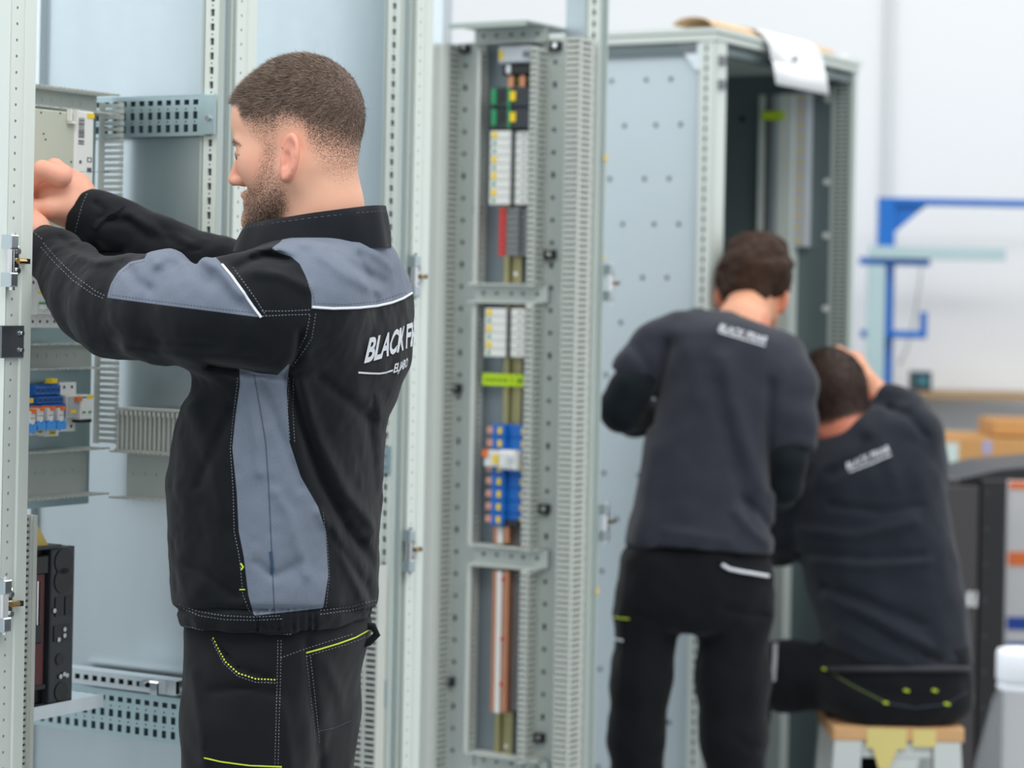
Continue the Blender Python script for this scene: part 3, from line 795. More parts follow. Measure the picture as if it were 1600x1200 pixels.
o.box(x0, x1, -0.11, 0.12, 0, 0.004); o.box(x0, x1, -0.11, -0.108, -0.008, 0.0)
zz = pa(800, 35, aT - .11)[1]
o = o.build('cover_sheet', 'ral_dark', None, S0 @ Matrix.Translation((0, 0, zz))); tag(o, 'thin grey cover sheet on top of the device column', 'cover sheet')

def box3(px0, px1, py0, py1, dep, name, label, cat, group=None):
    pm = (py0 + py1) / 2
    x0, x1 = span3(px0, px1, pm, dep)
    z1 = pa((px0 + px1) / 2, py0, aT - dep)[1]; z0 = pa((px0 + px1) / 2, py1, aT - dep)[1]
    t = thing(name, label, cat, S0 @ Matrix.Translation((x0, 0, z0)), group)
    return t, x1 - x0, z1 - z0
# rails (vertical)
for (px, py0, py1, lab) in ((806, 70, 442, 'upright brass-coloured rail in the upper device section'), (801, 478, 852, 'upright brass-coloured rail in the middle device section'), (788, 1105, 1180, 'short brass-coloured rail at the foot of the device column')):
    t, w_, h_ = box3(px - 15, px + 13, py0, py1, 0.012, 'mounting_rail', lab, 'mounting rail', 'upright rails of the device column')
    part(t, 'web', 'rail_brass', lambda m: m.box(w_ * .25, w_ * .8, -0.006, 0.0, 0, h_))
    part(t, 'lip', 'rail_brass', lambda m: (m.box(0, w_ * .28, -0.014, -0.011, 0, h_), m.box(w_ * .27, w_ * .30, -0.014, 0, 0, h_), m.box(w_ * .78, w_ * .81, -0.014, 0, 0, h_), m.box(w_ * .8, w_, -0.014, -0.011, 0, h_)))
    part(t, 'screw', 'chrome', lambda m: m.cyl((w_ * .62, -0.006, 0.02), (w_ * .62, -0.010, 0.02), 0.005, 8))
# grey top module with yellow mark
t, w_, h_ = box3(778, 829, 71, 98, 0.045, 'supply_module', 'pale grey supply module at the top of the device column', 'supply module')
mat('pale_grey', srgb(196, 202, 208), 0.4, 0, 0.05, 20)
part(t, 'body', 'pale_grey', lambda m: m.bev(0, w_, -0.045, 0, 0, h_, 0.003))
part(t, 'mark', 'yellow_mark', lambda m: m.box(w_ * .05, w_ * .15, -0.047, -0.044, h_ * .2, h_ * .75))
part(t, 'panel', 'grey_plastic', lambda m: m.box(w_ * .78, w_ * .95, -0.0465, -0.044, h_ * .3, h_ * .65))
# black terminal with copper links
t, w_, h_ = box3(784, 828, 101, 117, 0.045, 'bar_clamp', 'black bar clamp with copper links above the green-marked modules', 'bar clamp')
part(t, 'body', 'black_plastic', lambda m: m.bev(0, w_, -0.045, 0, 0, h_, 0.003))
part(t, 'screw', 'steel', lambda m: m.bev(w_ * .18, w_ * .34, -0.049, -0.044, h_ * .1, h_ * 1.0, .001))
for fx in (.16, .56):
    part(t, 'copper_link', 'copper', lambda m: m.box(w_ * fx, w_ * (fx + .18), -0.034, -0.026, -0.030, 0.002 if fx < .4 else h_))
part(t, 'earth_sleeve', mat('lime_plastic', srgb(150, 176, 70), 0.5, 0, .1, 20), lambda m: (m.box(w_ * .05, w_ * .5, -0.024, -0.016, -0.014, -0.003), m.box(w_ * .72, w_ * .98, -0.024, -0.016, -0.014, -0.003)))
# dark modules with green and yellow marks
for k, (py0, py1) in enumerate(((136, 168), (168.5, 201))):
    t, w_, h_ = box3(766, 827, py0, py1, 0.06, 'metering_module', '%s dark metering module with green and yellow marks' % ('upper' if k == 0 else 'lower'), 'metering module', 'dark metering modules')
    part(t, 'body', 'dark_plastic', lambda m: m.bev(0, w_, -0.06, 0, 0, h_, 0.003))
    part(t, 'button', 'green_mark', lambda m: (m.bev(w_ * .05, w_ * .18, -0.066, -0.059, h_ * .15, h_ * .95, .001),))
    part(t, 'strip', 'green_mark', lambda m: m.box(w_ * .46, w_ * .53, -0.063, -0.059, h_ * .02, h_ * .98))
    part(t, 'label', 'yellow_mark', lambda m: m.box(w_ * .53, w_ * .66, -0.064, -0.059, h_ * .32, h_ * .78))
    part(t, 'socket', 'black_plastic', lambda m: m.box(w_ * .2, w_ * .36, -0.062, -0.059, h_ * .3, h_ * .85))
# white breakers lying on the upright rail
def breaker_stack(px0, px1, py0, py1, n, where):
    t0 = None
    t, w_, h_ = box3(px0, px1, py0, py1, 0.055, 'circuit_breaker', '', 'breaker')
    M0 = t.matrix_world.copy(); bpy.data.objects.remove(t)
    p_ = h_ / n
    for k in range(n):
        M_ = M0 @ Matrix.Translation((0, -0.014, k * p_))
        if t0 is None:
            t0 = thing('circuit_breaker', 'white circuit breaker of the %s stack, first from its foot' % where, 'breaker', M_, '%s stack of white breakers' % where)
            part(t0, 'body', 'white_plastic', lambda m: (m.bev(0, w_ * .55, -0.046, 0, 0.0005, p_ - .0005, .001), m.bev(w_ * .62, w_, -0.034, 0, 0.0005, p_ - .0005, .001)))
            part(t0, 'toggle', 'dark_plastic', lambda m: m.box(w_ * .55, w_ * .62, -0.038, 0, 0, p_))
            part(t0, 'mark', 'green_mark', lambda m: m.box(w_ * .09, w_ * .16, -0.0466, -0.0455, p_ * .25, p_ * .75))
            part(t0, 'screw', 'print_ink', lambda m: m.cyl((w_ * .86, -0.0346, p_ * .5), (w_ * .86, -0.0335, p_ * .5), .0028, 8))
            last = t0
        else: last = copy_thing(t0, M_, 'white circuit breaker of the %s stack, %s from its foot' % (where, ORD[k]))
        if k in (1, 3, 5, 8): part(last, 'tag', 'yellow_mark', lambda m: m.box(w_ * .06, w_ * .19, -0.0476, -0.0455, p_ * .15, p_ * .85))
breaker_stack(767, 823, 204, 320, 9, 'upper')
breaker_stack(759, 817, 482, 558, 6, 'middle')
# red and grey terminals
t0 = None
t, w_, h_ = box3(782, 823, 324, 400, 0.045, 'x', '', 'x'); M0 = t.matrix_world.copy(); bpy.data.objects.remove(t)
for k in range(8):
    M_ = M0 @ Matrix.Translation((0, -0.012, k * h_ / 8))
    if t0 is None:
        t0 = thing('fuse_terminal', 'grey fuse terminal with red cap below the upper breakers, first from the foot', 'terminal', M_, 'fuse terminals with red caps')
        p_ = h_ / 8
        part(t0, 'body', 'grey_plastic', lambda m: (m.bev(w_ * .2, w_ * .7, -0.035, 0, 0.0004, p_ - .0006, .0008), m.bev(w_ * .7, w_, -0.026, 0, 0.0004, p_ - .0006, .0008)))
        part(t0, 'cap', 'red_mark', lambda m: m.bev(0, w_ * .22, -0.040, 0, 0.001 , p_ - .001, .0008), label='red cap')
    else: copy_thing(t0, M_, 'grey fuse terminal with red cap below the upper breakers, %s from the foot' % ORD[k])
# lime tape with writing
t, w_, h_ = box3(754, 819, 584, 603, 0.024, 'marking_tape', 'fluorescent yellow-green marking tape across the device column', 'tape')
part(t, 'tape', 'lime_tape', lambda m: m.box(0, w_, -0.0252, -0.0242, 0, h_))
part(t, 'tape_end', 'lime_tape', lambda m: m.box(w_ * 1.0, w_ * 1.08, -0.0252, 0.0, 0, h_))
def tape_txt(m):
    x = .08
    for q in (.06, .05, .06, .06, .05, .06, .05, .08):
        m.box(w_ * x, w_ * (x + q * .7), -0.0257, -0.0251, h_ * .3, h_ * .62); x += q + .012
    m.box(w_ * .70, w_ * .73, -0.0257, -0.0251, h_ * .3, h_ * .7); m.box(w_ * .84, w_ * .97, -0.0257, -0.0251, h_ * .3, h_ * .62)
mat('olive_ink', srgb(110, 140, 20), 0.6, 0, .1, 30)
part(t, 'lettering', 'olive_ink', tape_txt)
# blue relay bases
t0 = None
t, w_, h_ = box3(763, 816, 663, 822, 0.05, 'x', '', 'x'); M0 = t.matrix_world.copy(); bpy.data.objects.remove(t)
nB = 8; p_ = h_ / nB
for k in range(nB):
    if k == 5: continue
    M_ = M0 @ Matrix.Translation((0, -0.012, k * p_))
    if t0 is None:
        t0 = thing('relay_base', 'blue relay base with orange and yellow marks, first from the foot of its stack', 'relay base', M_, 'blue relay bases of the middle section')
        part(t0, 'body', 'blue_plastic', lambda m: (m.bev(w_ * .12, w_ * .5, -0.044, 0, .0005, p_ - .0008, .001), m.bev(w_ * .5, w_, -0.030, 0, .0005, p_ - .0008, .001), m.bev(0, w_ * .12, -0.032, 0, .002, p_ - .006, .001)))
        part(t0, 'lever', mat('peach', srgb(206, 150, 132), 0.5, 0, .1, 20), lambda m: m.bev(-w_ * .01, w_ * .15, -0.046, -0.03, p_ * .25, p_ * .75, .001))
        part(t0, 'tag', 'yellow_mark', lambda m: m.box(w_ * .32, w_ * .42, -0.047, -0.043, p_ * .25, p_ * .75)); part(t0, 'tag', 'yellow_mark', lambda m: m.box(w_ * .92, w_ * 1.0, -0.034, -0.029, p_ * .25, p_ * .75))
    else: copy_thing(t0, M_, 'blue relay base with orange and yellow marks, %s from the foot of its stack' % ORD[k if k < 5 else k - 1])
t, w_, h_ = box3(756, 806, 703, 733, 0.07, 'interface_relay', 'white and grey interface relay fixed among the blue relay bases', 'relay')
part(t, 'body', 'white_plastic', lambda m: (m.bev(0, w_ * .5, -0.07, -0.012, h_ * .1, h_ * .95, .002), m.bev(w_ * .5, w_, -0.078, -0.012, 0, h_, .005)))
part(t, 'lever', 'orange_mark', lambda m: m.bev(0, w_ * .12, -0.078, -0.06, h_ * .6, h_ * .98, .001))
part(t, 'tag', 'yellow_mark', lambda m: m.box(w_ * .3, w_ * .45, -0.0725, -0.069, h_ * .25, h_ * .75))
part(t, 'knob', 'pale_grey', lambda m: m.cyl((w_ * .9, -0.078, h_ * .55), (w_ * .9, -0.084, h_ * .55), .008, 12))
# black bar holder and copper bars
t, w_, h_ = box3(768, 812, 812, 823, 0.05, 'bar_clamp', 'black bar clamp below the blue relay bases', 'bar clamp')
part(t, 'body', 'black_plastic', lambda m: m.bev(0, w_, -0.05, 0, 0, h_, .003))
part(t, 'screw', 'steel', lambda m: m.bev(w_ * .2, w_ * .34, -0.055, -0.049, 0, h_, .001))
for (px0, px1, py0, py1, lab) in ((771, 786, 823, 849, 'short copper bar with pale edge below the black clamp'), (787, 797, 823, 849, 'short plain copper bar below the black clamp'), (768, 783, 892, 1114, 'long copper bar with pale sleeve in the lower section'), (784, 795, 892, 1114, 'long plain copper bar in the lower section')):
    t, w_, h_ = box3(px0, px1, py0, py1, 0.04, 'copper_bar', lab, 'copper bar', 'copper bars of the device column')
    part(t, 'bar', 'copper', lambda m: m.bev(0, w_ * (.45 if 'pale' in lab else .8), -0.04, -0.012, 0, h_, .001))
    if 'pale' in lab: part(t, 'sleeve', 'white_plastic', lambda m: m.bev(w_ * .45, w_ * .95, -0.042, -0.012, 0, h_, .001))
    else:
        for f in (.2, .52, .94):
            if h_ > .2: part(t, 'screw', 'red_mark', lambda m: m.cyl((w_ * .05, -0.041, h_ * f), (w_ * .05, -0.043, h_ * f), .004, 8))
t, w_, h_ = box3(796, 812, 892, 1112, 0.03, 'bar_cover', 'grey cover strip beside the long copper bars', 'cover strip')
part(t, 'strip', 'grey_plastic', lambda m: m.bev(0, w_, -0.02, 0, 0, h_, .001))
t, w_, h_ = box3(797, 812, 824, 850, 0.03, 'bar_cover', 'grey cover strip beside the short copper bars', 'cover strip')
part(t, 'strip', 'grey_plastic', lambda m: m.bev(0, w_, -0.02, 0, 0, h_, .001))

# ================================================================== separate cabinet behind the two T-shirt workers
Zc4 = 6.0
c4 = W(1109, 470, Zc4); P4 = Vector((c4.x, c4.y, 0))
def pd4(px, py, d):
    r = ray(px, py); o = Vector((0, 0, CAMH)); t_ = (d - (o - P4).dot(N)) / r.dot(N); p_ = o + t_ * r
    return (p_ - P4).dot(E), p_.z
def pa4(px, py, a):
    r = ray(px, py); o = Vector((0, 0, CAMH)); t_ = (a - (o - P4).dot(E)) / r.dot(E); p_ = o + t_ * r
    return (p_ - P4).dot(N), p_.z
R4 = Matrix(((E.x, N.x, 0, P4.x), (E.y, N.y, 0, P4.y), (0, 0, 1, 0), (0, 0, 0, 1)))
SW = Matrix(((0, 1, 0, 0), (-1, 0, 0, 0), (0, 0, 1, 0), (0, 0, 0, 1)))
top4 = W(1113, 43, Zc4).z
aE4 = pd4(1336, 300, 0)[0]
D4 = 0.62
t = thing('equipment_cabinet', 'free-standing open cabinet with pale punched side plate behind the workers', 'cabinet', R4)
tH = top4 - 0.032
def post4(m):
    m.perf(-0.034, 0.0, 0.1, tH, rect_holes(-0.034, 0, 0.1, tH), 0.0, 0.004)
o = part(t, 'punched_strip', 'ral', post4); o.matrix_local = Matrix.Translation((0, 0.006, 0)) @ SW
part(t, 'post_shade_core', 'hole_shade', lambda m: m.box(0.006, 0.028, 0.008, 0.034, 0.1, tH))  # dark box in place of the shaded post hollow
part(t, 'front_post', 'ral', lambda m: (m.bev(0.010, 0.066, -0.002, 0.006, 0.1, tH, 0.002), m.box(0.0, 0.008, 0.002, 0.006, 0.1, tH), m.box(0.058, 0.066, 0.006, 0.03, 0.1, tH)))
o = part(t, 'punched_strip', 'ral_dark', lambda m: m.perf(-0.06, 0, 0.1, tH, [(z, z + .006, [(-.05, -.036), (-.028, -.014)]) for z in np.arange(0.11, tH - .02, 0.0125)], 0, .004)); o.matrix_local = Matrix.Translation((aE4 - 0.03, 0.0, 0)) @ SW
part(t, 'post_shade_core', 'hole_shade', lambda m: m.box(aE4 - 0.024, aE4 - 0.004, 0.004, 0.06, 0.1, tH))  # shaded hollow of the far post as a dark box
part(t, 'front_post', 'ral_dark', lambda m: m.box(aE4 - 0.030, aE4, 0.0, 0.004, 0.1, tH))
part(t, 'rear_post', 'ral', lambda m: (m.box(0, .04, D4 - .04, D4, .1, tH), m.box(aE4 - .04, aE4, D4 - .04, D4, .1, tH)))
part(t, 'roof_frame', 'ral', lambda m: (m.bev(-0.004, aE4 + .004, -0.006, 0.05, tH, tH + .018, .003), m.box(-0.004, aE4 + .004, D4 - .05, D4 + .004, tH, tH + .018), m.box(-0.004, 0.05, 0.05, D4 - .05, tH, tH + .018), m.box(aE4 - .05, aE4 + .004, 0.05, D4 - .05, tH, tH + .018)))
part(t, 'roof_sheet', 'ral', lambda m: (m.box(-0.010, aE4 + .010, -0.012, D4 + .01, tH + .021, tH + .032), m.box(0, aE4, 0, D4, tH + .018, tH + .021)))
part(t, 'gap_shade_rail', mat('slate_dark', srgb(104, 118, 120), 0.45, 0.2, 0.06, 3), lambda m: (m.box(0.07, aE4 - .035, 0.004, 0.03, tH - .030, tH - .012), m.box(0.004, 0.02, 0.05, D4 - .05, tH - .03, tH - .004)))  # dark colour puts the shaded gap under the roof into the rail
part(t, 'plinth', 'ral_dark', lambda m: (m.box(0, aE4, 0.01, 0.03, 0, .1), m.box(0, .02, .03, D4, 0, .1), m.box(aE4 - .02, aE4, .03, D4, 0, .1)))
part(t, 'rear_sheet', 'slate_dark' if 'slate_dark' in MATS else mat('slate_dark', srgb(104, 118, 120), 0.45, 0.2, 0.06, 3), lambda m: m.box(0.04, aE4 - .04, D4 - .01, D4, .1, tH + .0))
part(t, 'floor_sheet', 'zinc', lambda m: m.box(0.01, aE4 - .01, .03, D4 - .02, .1, .104))
for dd in (0.055, D4 - 0.075):
    part(t, 'corner_bracket', 'zinc_bright', lambda m: m.prism([(dd - .02, tH - .004), (dd + .05, tH - .004), (dd + (.0 if dd < .2 else .05), tH - .07), (dd - (.02 if dd < .2 else -.04), tH - .07)], 'x', 0.004, 0.014))
# side plate with the dot pattern
zs1 = pa4(1000, 82, 0.018)[1]
def sp(m):
    rows = []
    z = 0.2; k = 0
    while z < zs1 - 0.03:
        hs = [(x - .0055, x + .0055) for x in ((-.50, -.40, -.30, -.20, -.13) if k % 2 else (-.45, -.36, -.26, -.17, -.10))]
        rows.append((z - .0055, z + .0055, hs)); z += 0.135 if k % 2 else 0.115; k += 1
    m.perf(-D4 + .045, -0.045, .12, zs1, rows, 0.0, 0.004)
o = part(t, 'side_plate', 'plate_blue', sp); o.matrix_local = Matrix.Translation((0.018, 0, 0)) @ SW
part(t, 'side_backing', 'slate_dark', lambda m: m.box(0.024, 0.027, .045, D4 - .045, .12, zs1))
# far side wall seen through the front opening
aF = aE4 - 0.034
def dr(px0, px1, py): return pa4(px1, py, aF)[0], pa4(px0, py, aF)[0]
d0, d1 = dr(1130, 1306, 300)
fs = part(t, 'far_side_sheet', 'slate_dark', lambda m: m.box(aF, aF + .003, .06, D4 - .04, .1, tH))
for px, py in ((1293, 155), (1292, 284), (1291, 368), (1290, 482), (1160, 186), (1168, 108)):
    d_, z_ = pa4(px, py, aF)
    part(fs, 'bolt', 'white_plastic' if px > 1200 else 'black_plastic', lambda m: m.cyl((aF, d_, z_), (aF - .004, d_, z_), .009, 10))
for (px0, px1, mt, th, nm_) in ((1192, 1199, 'ral', .03, 'inner_strip'), (1212, 1221, 'plate_blue', .03, 'inner_strip'), (1226, 1249, 'ral', .05, 'inner_duct')):
    d0, d1 = dr(px0, px1, 250)
    part(t, nm_, mt, lambda m: m.box(aF - th, aF - .0005, d0, d1, .12, tH - .06))
d0, d1 = dr(1200, 1211, 250)
def hs_(m):
    m.perf(-(d1 - d0), 0, .12, tH - .06, rect_holes(-(d1 - d0), 0, .12, tH - .06), 0, .004)
o = part(t, 'inner_strip', 'grey_plastic', hs_); o.matrix_local = Matrix.Translation((aF - .02, d0, 0)) @ SW
d0, d1 = dr(1250, 1269, 250); zt_, zb_ = pa4(1260, 146, aF)[1], pa4(1258, 386, aF)[1]
dv = part(t, 'terminal_strip', 'pale_grey', lambda m: m.bev(aF - .035, aF - .0005, d0, d1, zb_, zt_, .001))
for k in range(12):
    z_ = zt_ - (k + .5) * (zt_ - zb_) / 12
    part(dv, 'marker', 'yellow_mark', lambda m: m.box(aF - .037, aF - .034, d0 + (d1 - d0) * .45, d0 + (d1 - d0) * .72, z_ - .006, z_ + .006))
d0, d1 = dr(1203, 1232, 183); z_ = pa4(1218, 183, aF)[1]
part(t, 'lime_label', 'lime_tape', lambda m: m.box(aF - .054, aF - .0505, d0 - .01, d1, z_ - .012, z_ + .012), label='fluorescent label')
z_ = pd4(1305, 122, .06)[1]
a0, _ = pd4(1268, 122, .06)
lk = part(t, 'fan_unit', 'black_plastic', lambda m: (m.bev(a0, aE4 - .035, .045, .11, z_ - .022, z_ + .022, .004)), label='small black fan unit')
part(lk, 'label', 'paper', lambda m: (m.box(a0 + .02, a0 + .09, .043, .046, z_ - .016, z_ - .006), m.box(a0 + .03, a0 + .11, .043, .046, z_ + .008, z_ + .018)))
for py in (124, 157, 483, 516):
    z_ = pd4(1342, py, 0)[1]
    part(t, 'latch', 'steel', lambda m: m.cyl((aE4, .02, z_), (aE4 + .02, .02, z_), .008, 8))
part(t, 'cap', 'white_plastic', lambda m: m.cyl((aE4 - .03, .03, tH + .032), (aE4 - .03, .03, tH + .050), .012, 10, .006))
for py in (92, 130):
    z_ = pd4(1113, py, 0)[1]
    part(t, 'hinge', 'grey_plastic', lambda m: m.bev(.018, .045, -.012, .0, z_ - .012, z_ + .012, .002))
# paper draped over the roof
def sheet_obj(name, prof, x0, x1, th, mats, M, skew=0.0):
    """profile of (y, z) swept along x, with thickness"""
    m = MB(); n = len(prof)
    for s_, off in ((0, 0), (1, th)):
        pass
    vs = []
    for i, (y, z) in enumerate(prof):
        j0, j1 = max(i - 1, 0), min(i + 1, n - 1)
        ty, tz = prof[j1][0] - prof[j0][0], prof[j1][1] - prof[j0][1]; l_ = math.hypot(ty, tz)
        ny, nz = -tz / l_, ty / l_
        f = i / (n - 1)
        for q in (0, th):
            vs += [(x0 + skew * f, y + ny * q, z + nz * q), (x1 + skew * f, y + ny * q, z + nz * q)]
    fs = []
    for i in range(n - 1):
        b = 4 * i
        fs += [(b, b + 1, b + 5, b + 4), (b + 2, b + 6, b + 7, b + 3), (b, b + 4, b + 6, b + 2), (b + 1, b + 3, b + 7, b + 5)]
    fs += [(0, 2, 3, 1), (4 * n - 4, 4 * n - 3, 4 * n - 1, 4 * n - 2)]
    m.add(vs, fs)
    return m.build(name, mats, None, M, True)
zr = tH + .0335
a0, a1 = pd4(1192, 70, -0.02)[0], pd4(1276, 85, -0.02)[0]
zl = pd4(1235, 138, -0.03)[1]
prof = [(0.34, zr + .006), (0.25, zr + .004), (0.15, zr + .012), (0.11, zr + .027), (0.06, zr + .033), (0.01, zr + .022), (-0.014, zr + .006), (-0.028, zr - .02), (-0.034, zr - .06), (-0.036, (zr + zl) / 2), (-0.046, zl)]
o = sheet_obj('paper_sheet', prof, a0, a1, .0012, 'paper', R4, .03); tag(o, 'white paper sheet draped over the roof edge of the rear cabinet', 'paper')
pm = MB(); pm.box(a0 + .16, a0 + .19, -.0485, -.0475, zr - .085, zr - .07)
part(o, 'print', 'pale_print', lambda m: m.box(a0 + .14, a0 + .18, -.0395, -.0380, (zr + zl) / 2 + .01, (zr + zl) / 2 + .025))
prof = [(y, zr + .018 + .012 * math.cos(y * 18)) for y in np.linspace(0.03, 0.42, 12)]
o = sheet_obj('paper_roll', [(0.010 + .055 * (1 - math.cos(q)) , zr + .003 + .024 * math.sin(q)) for q in np.linspace(0, 2.9, 10)], 0.0, aE4 - .14, .0015, 'paper_back', R4); tag(o, 'curled brown wrapping paper lying on the rear cabinet roof', 'paper')

# ================================================================== background right: rack, shelves, bench
mat('rack_blue', srgb(0, 104, 190), 0.4, 0, 0.06, 5)
mat('pale_steel', srgb(176, 200, 204), 0.4, 0.3, 0.05, 5)
ZR = 9.05
def wx(px, Z=ZR): return (px - 800) / FPX * Z
def wp(px, py, Z=ZR): p_ = W(px, py, Z); return p_.x, p_.z
t = thing('storage_rack', 'blue steel cantilever rack standing against the white wall', 'rack', TM(wx(1382), ZR, 0))
X0 = wx(1382)
zt_ = wp(1382, 309)[1]
part(t, 'upright', 'rack_blue', lambda m: (m.bev(-.030, .030, -.03, .03, .01, zt_, .003)))
part(t, 'top_beam', 'rack_blue', lambda m: m.bev(.030, 1.3, -.03, .03, zt_ - .026, zt_, .003))
part(t, 'gusset', 'rack_blue', lambda m: m.prism([(.030, zt_ - .13), (.030, zt_ - .026), (.15, zt_ - .026), (.12, zt_ - .05)], 'y', -.01, .01))
part(t, 'foot', 'rack_blue', lambda m: m.bev(-.2, .2, -.05, .05, 0, .05, .005))
part(t, 'far_upright', 'rack_blue', lambda m: m.bev(1.24, 1.30, -.03, .03, .0, zt_ - .026, .003))
for (px0, px1, py, tip) in ((1340, 1447, 408, False), (1342, 1444, 521, True)):
    x0, z_ = wp(px0, py); x1 = wx(px1)
    arm = part(t, 'arm', 'rack_blue', lambda m: m.bev(x0 - X0, x1 - X0, -.075, -.031, z_ - .014, z_ + .014, .003))
    if tip: part(arm, 'arm_stop', 'rack_blue', lambda m: m.bev(x1 - X0 - .022, x1 - X0, -.075, -.031, z_ + .014, z_ + .085, .003))
x0, z_ = wp(1352, 400); x1 = wx(1562)
o = MB(); 
for k in range(3): o.bev(x0 + .01 * k, x1 - .05 * k - (.22 if k == 2 else 0), ZR - .10 + .022 * k, ZR - .082 + .022 * k, z_ - .009, z_ + .036 - .003 * k, .002)
o = o.build('steel_profile', 'pale_steel'); tag(o, 'pale steel profiles lying on the upper arm of the blue rack', 'steel profile')
x0, z_ = wp(1362, 415); 
o = MB(); o.bev(x0 - .03, x0 + .035, ZR - .12, ZR - .09, 0.0, z_ + .0, .003)
o = o.build('steel_sheet', 'pale_steel'); tag(o, 'narrow pale steel strip leaning beside the blue rack upright', 'steel strip')
# wooden wall shelf with charger
zs = wp(1500, 622, 8.9)[1]; xs0 = wx(1405, 8.9)
mat('pine', srgb(166, 138, 104), 0.6, 0, 0.12, 3, 0.1, 40, stretch=(1, 8, 8))
o = MB(); o.bev(0, 1.2, -.25, .0, -.03, 0, .002); o.box(.1, .12, -.2, -.01, -.15, -.03); o.box(1.0, 1.02, -.2, -.01, -.15, -.03)
o = o.build('wall_shelf', 'pine', None, TM(xs0, 9.399, zs + .015, -.06)); tag(o, 'narrow wooden shelf on the white wall right of the workers', 'shelf')
xc, zc_ = wp(1438, 596, 9.2)
t = thing('battery_charger', 'small dark teal charger standing on the wooden wall shelf', 'charger', TM(xc, 9.2, zs + .016))
mat('teal_dark', srgb(30, 62, 74), 0.45, 0, .1, 10); mat('teal_screen', srgb(64, 128, 140), 0.3, 0, .1, 10)
part(t, 'housing', 'teal_dark', lambda m: m.bev(-.036, .036, -.05, .05, 0, .072, .006))
part(t, 'display', 'teal_screen', lambda m: m.box(-.020, .020, -.052, -.049, .022, .052))
# cable hanging on the wall
pts = [W(1440, 400, 9.36), W(1438, 440, 9.36), W(1428, 500, 9.36), W(1416, 548, 9.36), W(1405, 570, 9.36)]
o = MB(); o.tube(pts, .004, 6); o = o.build('wall_cable', 'pale_print', None, None, True); tag(o, 'thin pale cable hanging down the white wall', 'cable')
# workbench with cardboard boxes
ZBn = 8.2
xb0, zbt = wp(1478, 736, ZBn)
t = thing('workbench', 'grey workbench with cardboard boxes right of the seated worker', 'workbench', TM(xb0, ZBn, 0))
mat('bench_grey', srgb(140, 142, 140), 0.5, 0, .05, 5)
part(t, 'worktop', 'bench_grey', lambda m: m.bev(-.12, 1.5, .0, .70, zbt - .04, zbt, .003))
for x in (-.10, 1.4):
    for y in (.02, .62): part(t, 'leg', 'bench_grey', lambda m: m.box(x, x + .05, y, y + .05, 0, zbt - .04))
def carton(px0, px1, py0, py1, Z, label, dp, base):
    x0, z1 = wp(px0, py0, Z); x1, z0 = wp(px1, py1, Z)
    t = thing('cardboard_box', label, 'cardboard box', TM(x0, Z, base), 'cardboard boxes on the workbench')
    w_ = x1 - x0; h_ = z1 - base
    part(t, 'carton', 'cardboard', lambda m: m.bev(0, w_, 0, dp, 0, h_, .004))
    part(t, 'flap', 'cardboard', lambda m: (m.box(0, w_, .003, .006, h_, h_ + .004), m.box(0, w_ , dp * .5, dp - .004, h_, h_ + .004)))
    return t, w_, h_
t, w_, h_ = carton(1462, 1640, 684, 736, ZBn + .1, 'long cardboard box with blue tape marks on the workbench', .4, zbt + .001)
mat('lilac_tape', srgb(158, 162, 206), 0.5, 0, .05, 10)
for fx, fz in ((.45, .72), (.53, .22)): part(t, 'tape', 'lilac_tape', lambda m: m.box(w_ * fx - .014, w_ * fx + .014, -.002, .001, h_ * fz - .022, h_ * fz + .022))
part(t, 'shipping_label', mat('mint', srgb(200, 216, 212), .6, 0, .03, 5), lambda m: m.box(w_ * .05, w_ * .2, -.002, .001, h_ * -.1 + .012, h_ * .85))
x_, z_ = wp(1552, 683, ZBn + .2)
carton(1553, 1660, 658, 684, ZBn + .2, 'smaller dark cardboard box stacked on the long box', .28, zbt + .001 + h_ + .005)
# black flight-case style cabinet
ZK = 7.0
xk0, zk = wp(1470, 748, ZK); xk1 = wx(1580, ZK)
t = thing('black_cabinet', 'black steel cabinet with white marking right of the seated worker', 'cabinet', TM(xk0, ZK, 0, 0.0))
mat('black_paint', srgb(30, 30, 33), 0.4, 0, .1, 5); mat('charcoal_panel', srgb(74, 70, 72), 0.5, 0, .08, 5)
wk = xk1 - xk0
part(t, 'case', 'black_paint', lambda m: m.bev(0, wk, .012, .6, .02, zk, .006))
part(t, 'side_panel', 'charcoal_panel', lambda m: m.bev(.0, wk * .58, 0, .012, .05, zk - .02, .003))
part(t, 'corner_rail', 'black_paint', lambda m: m.bev(wk * .6, wk * .99, -.004, .012, .03, zk - .0, .003))
part(t, 'lid', 'black_paint', lambda m: (m.prism([(wk * .3, zk), (wk * 1.9, zk), (wk * 1.9, zk + .05), (wk * .9, zk + .03)], 'y', .0, .5)))
for k in range(7):
    z_ = wp(1545, 770 + 56 * k, ZK)[1]
    if z_ > .05: part(t, 'rivet', 'charcoal_panel', lambda m: m.cyl((wk * .69, -.004, z_), (wk * .69, -.008, z_), .006, 8))
zz_ = wp(1523, 936, ZK)[1]
bx = part(t, 'marking', 'paper', lambda m: (m.prism([(wk * .40, zz_ - .022), (wk * .47, zz_ - .022), (wk * .50, zz_ + .022), (wk * .43, zz_ + .022)], 'y', -.002, .0005), m.prism([(wk * .50, zz_ - .022), (wk * .57, zz_ - .022), (wk * .575, zz_ + .022), (wk * .54, zz_ + .022)], 'y', -.002, .0005)), label='white marking')
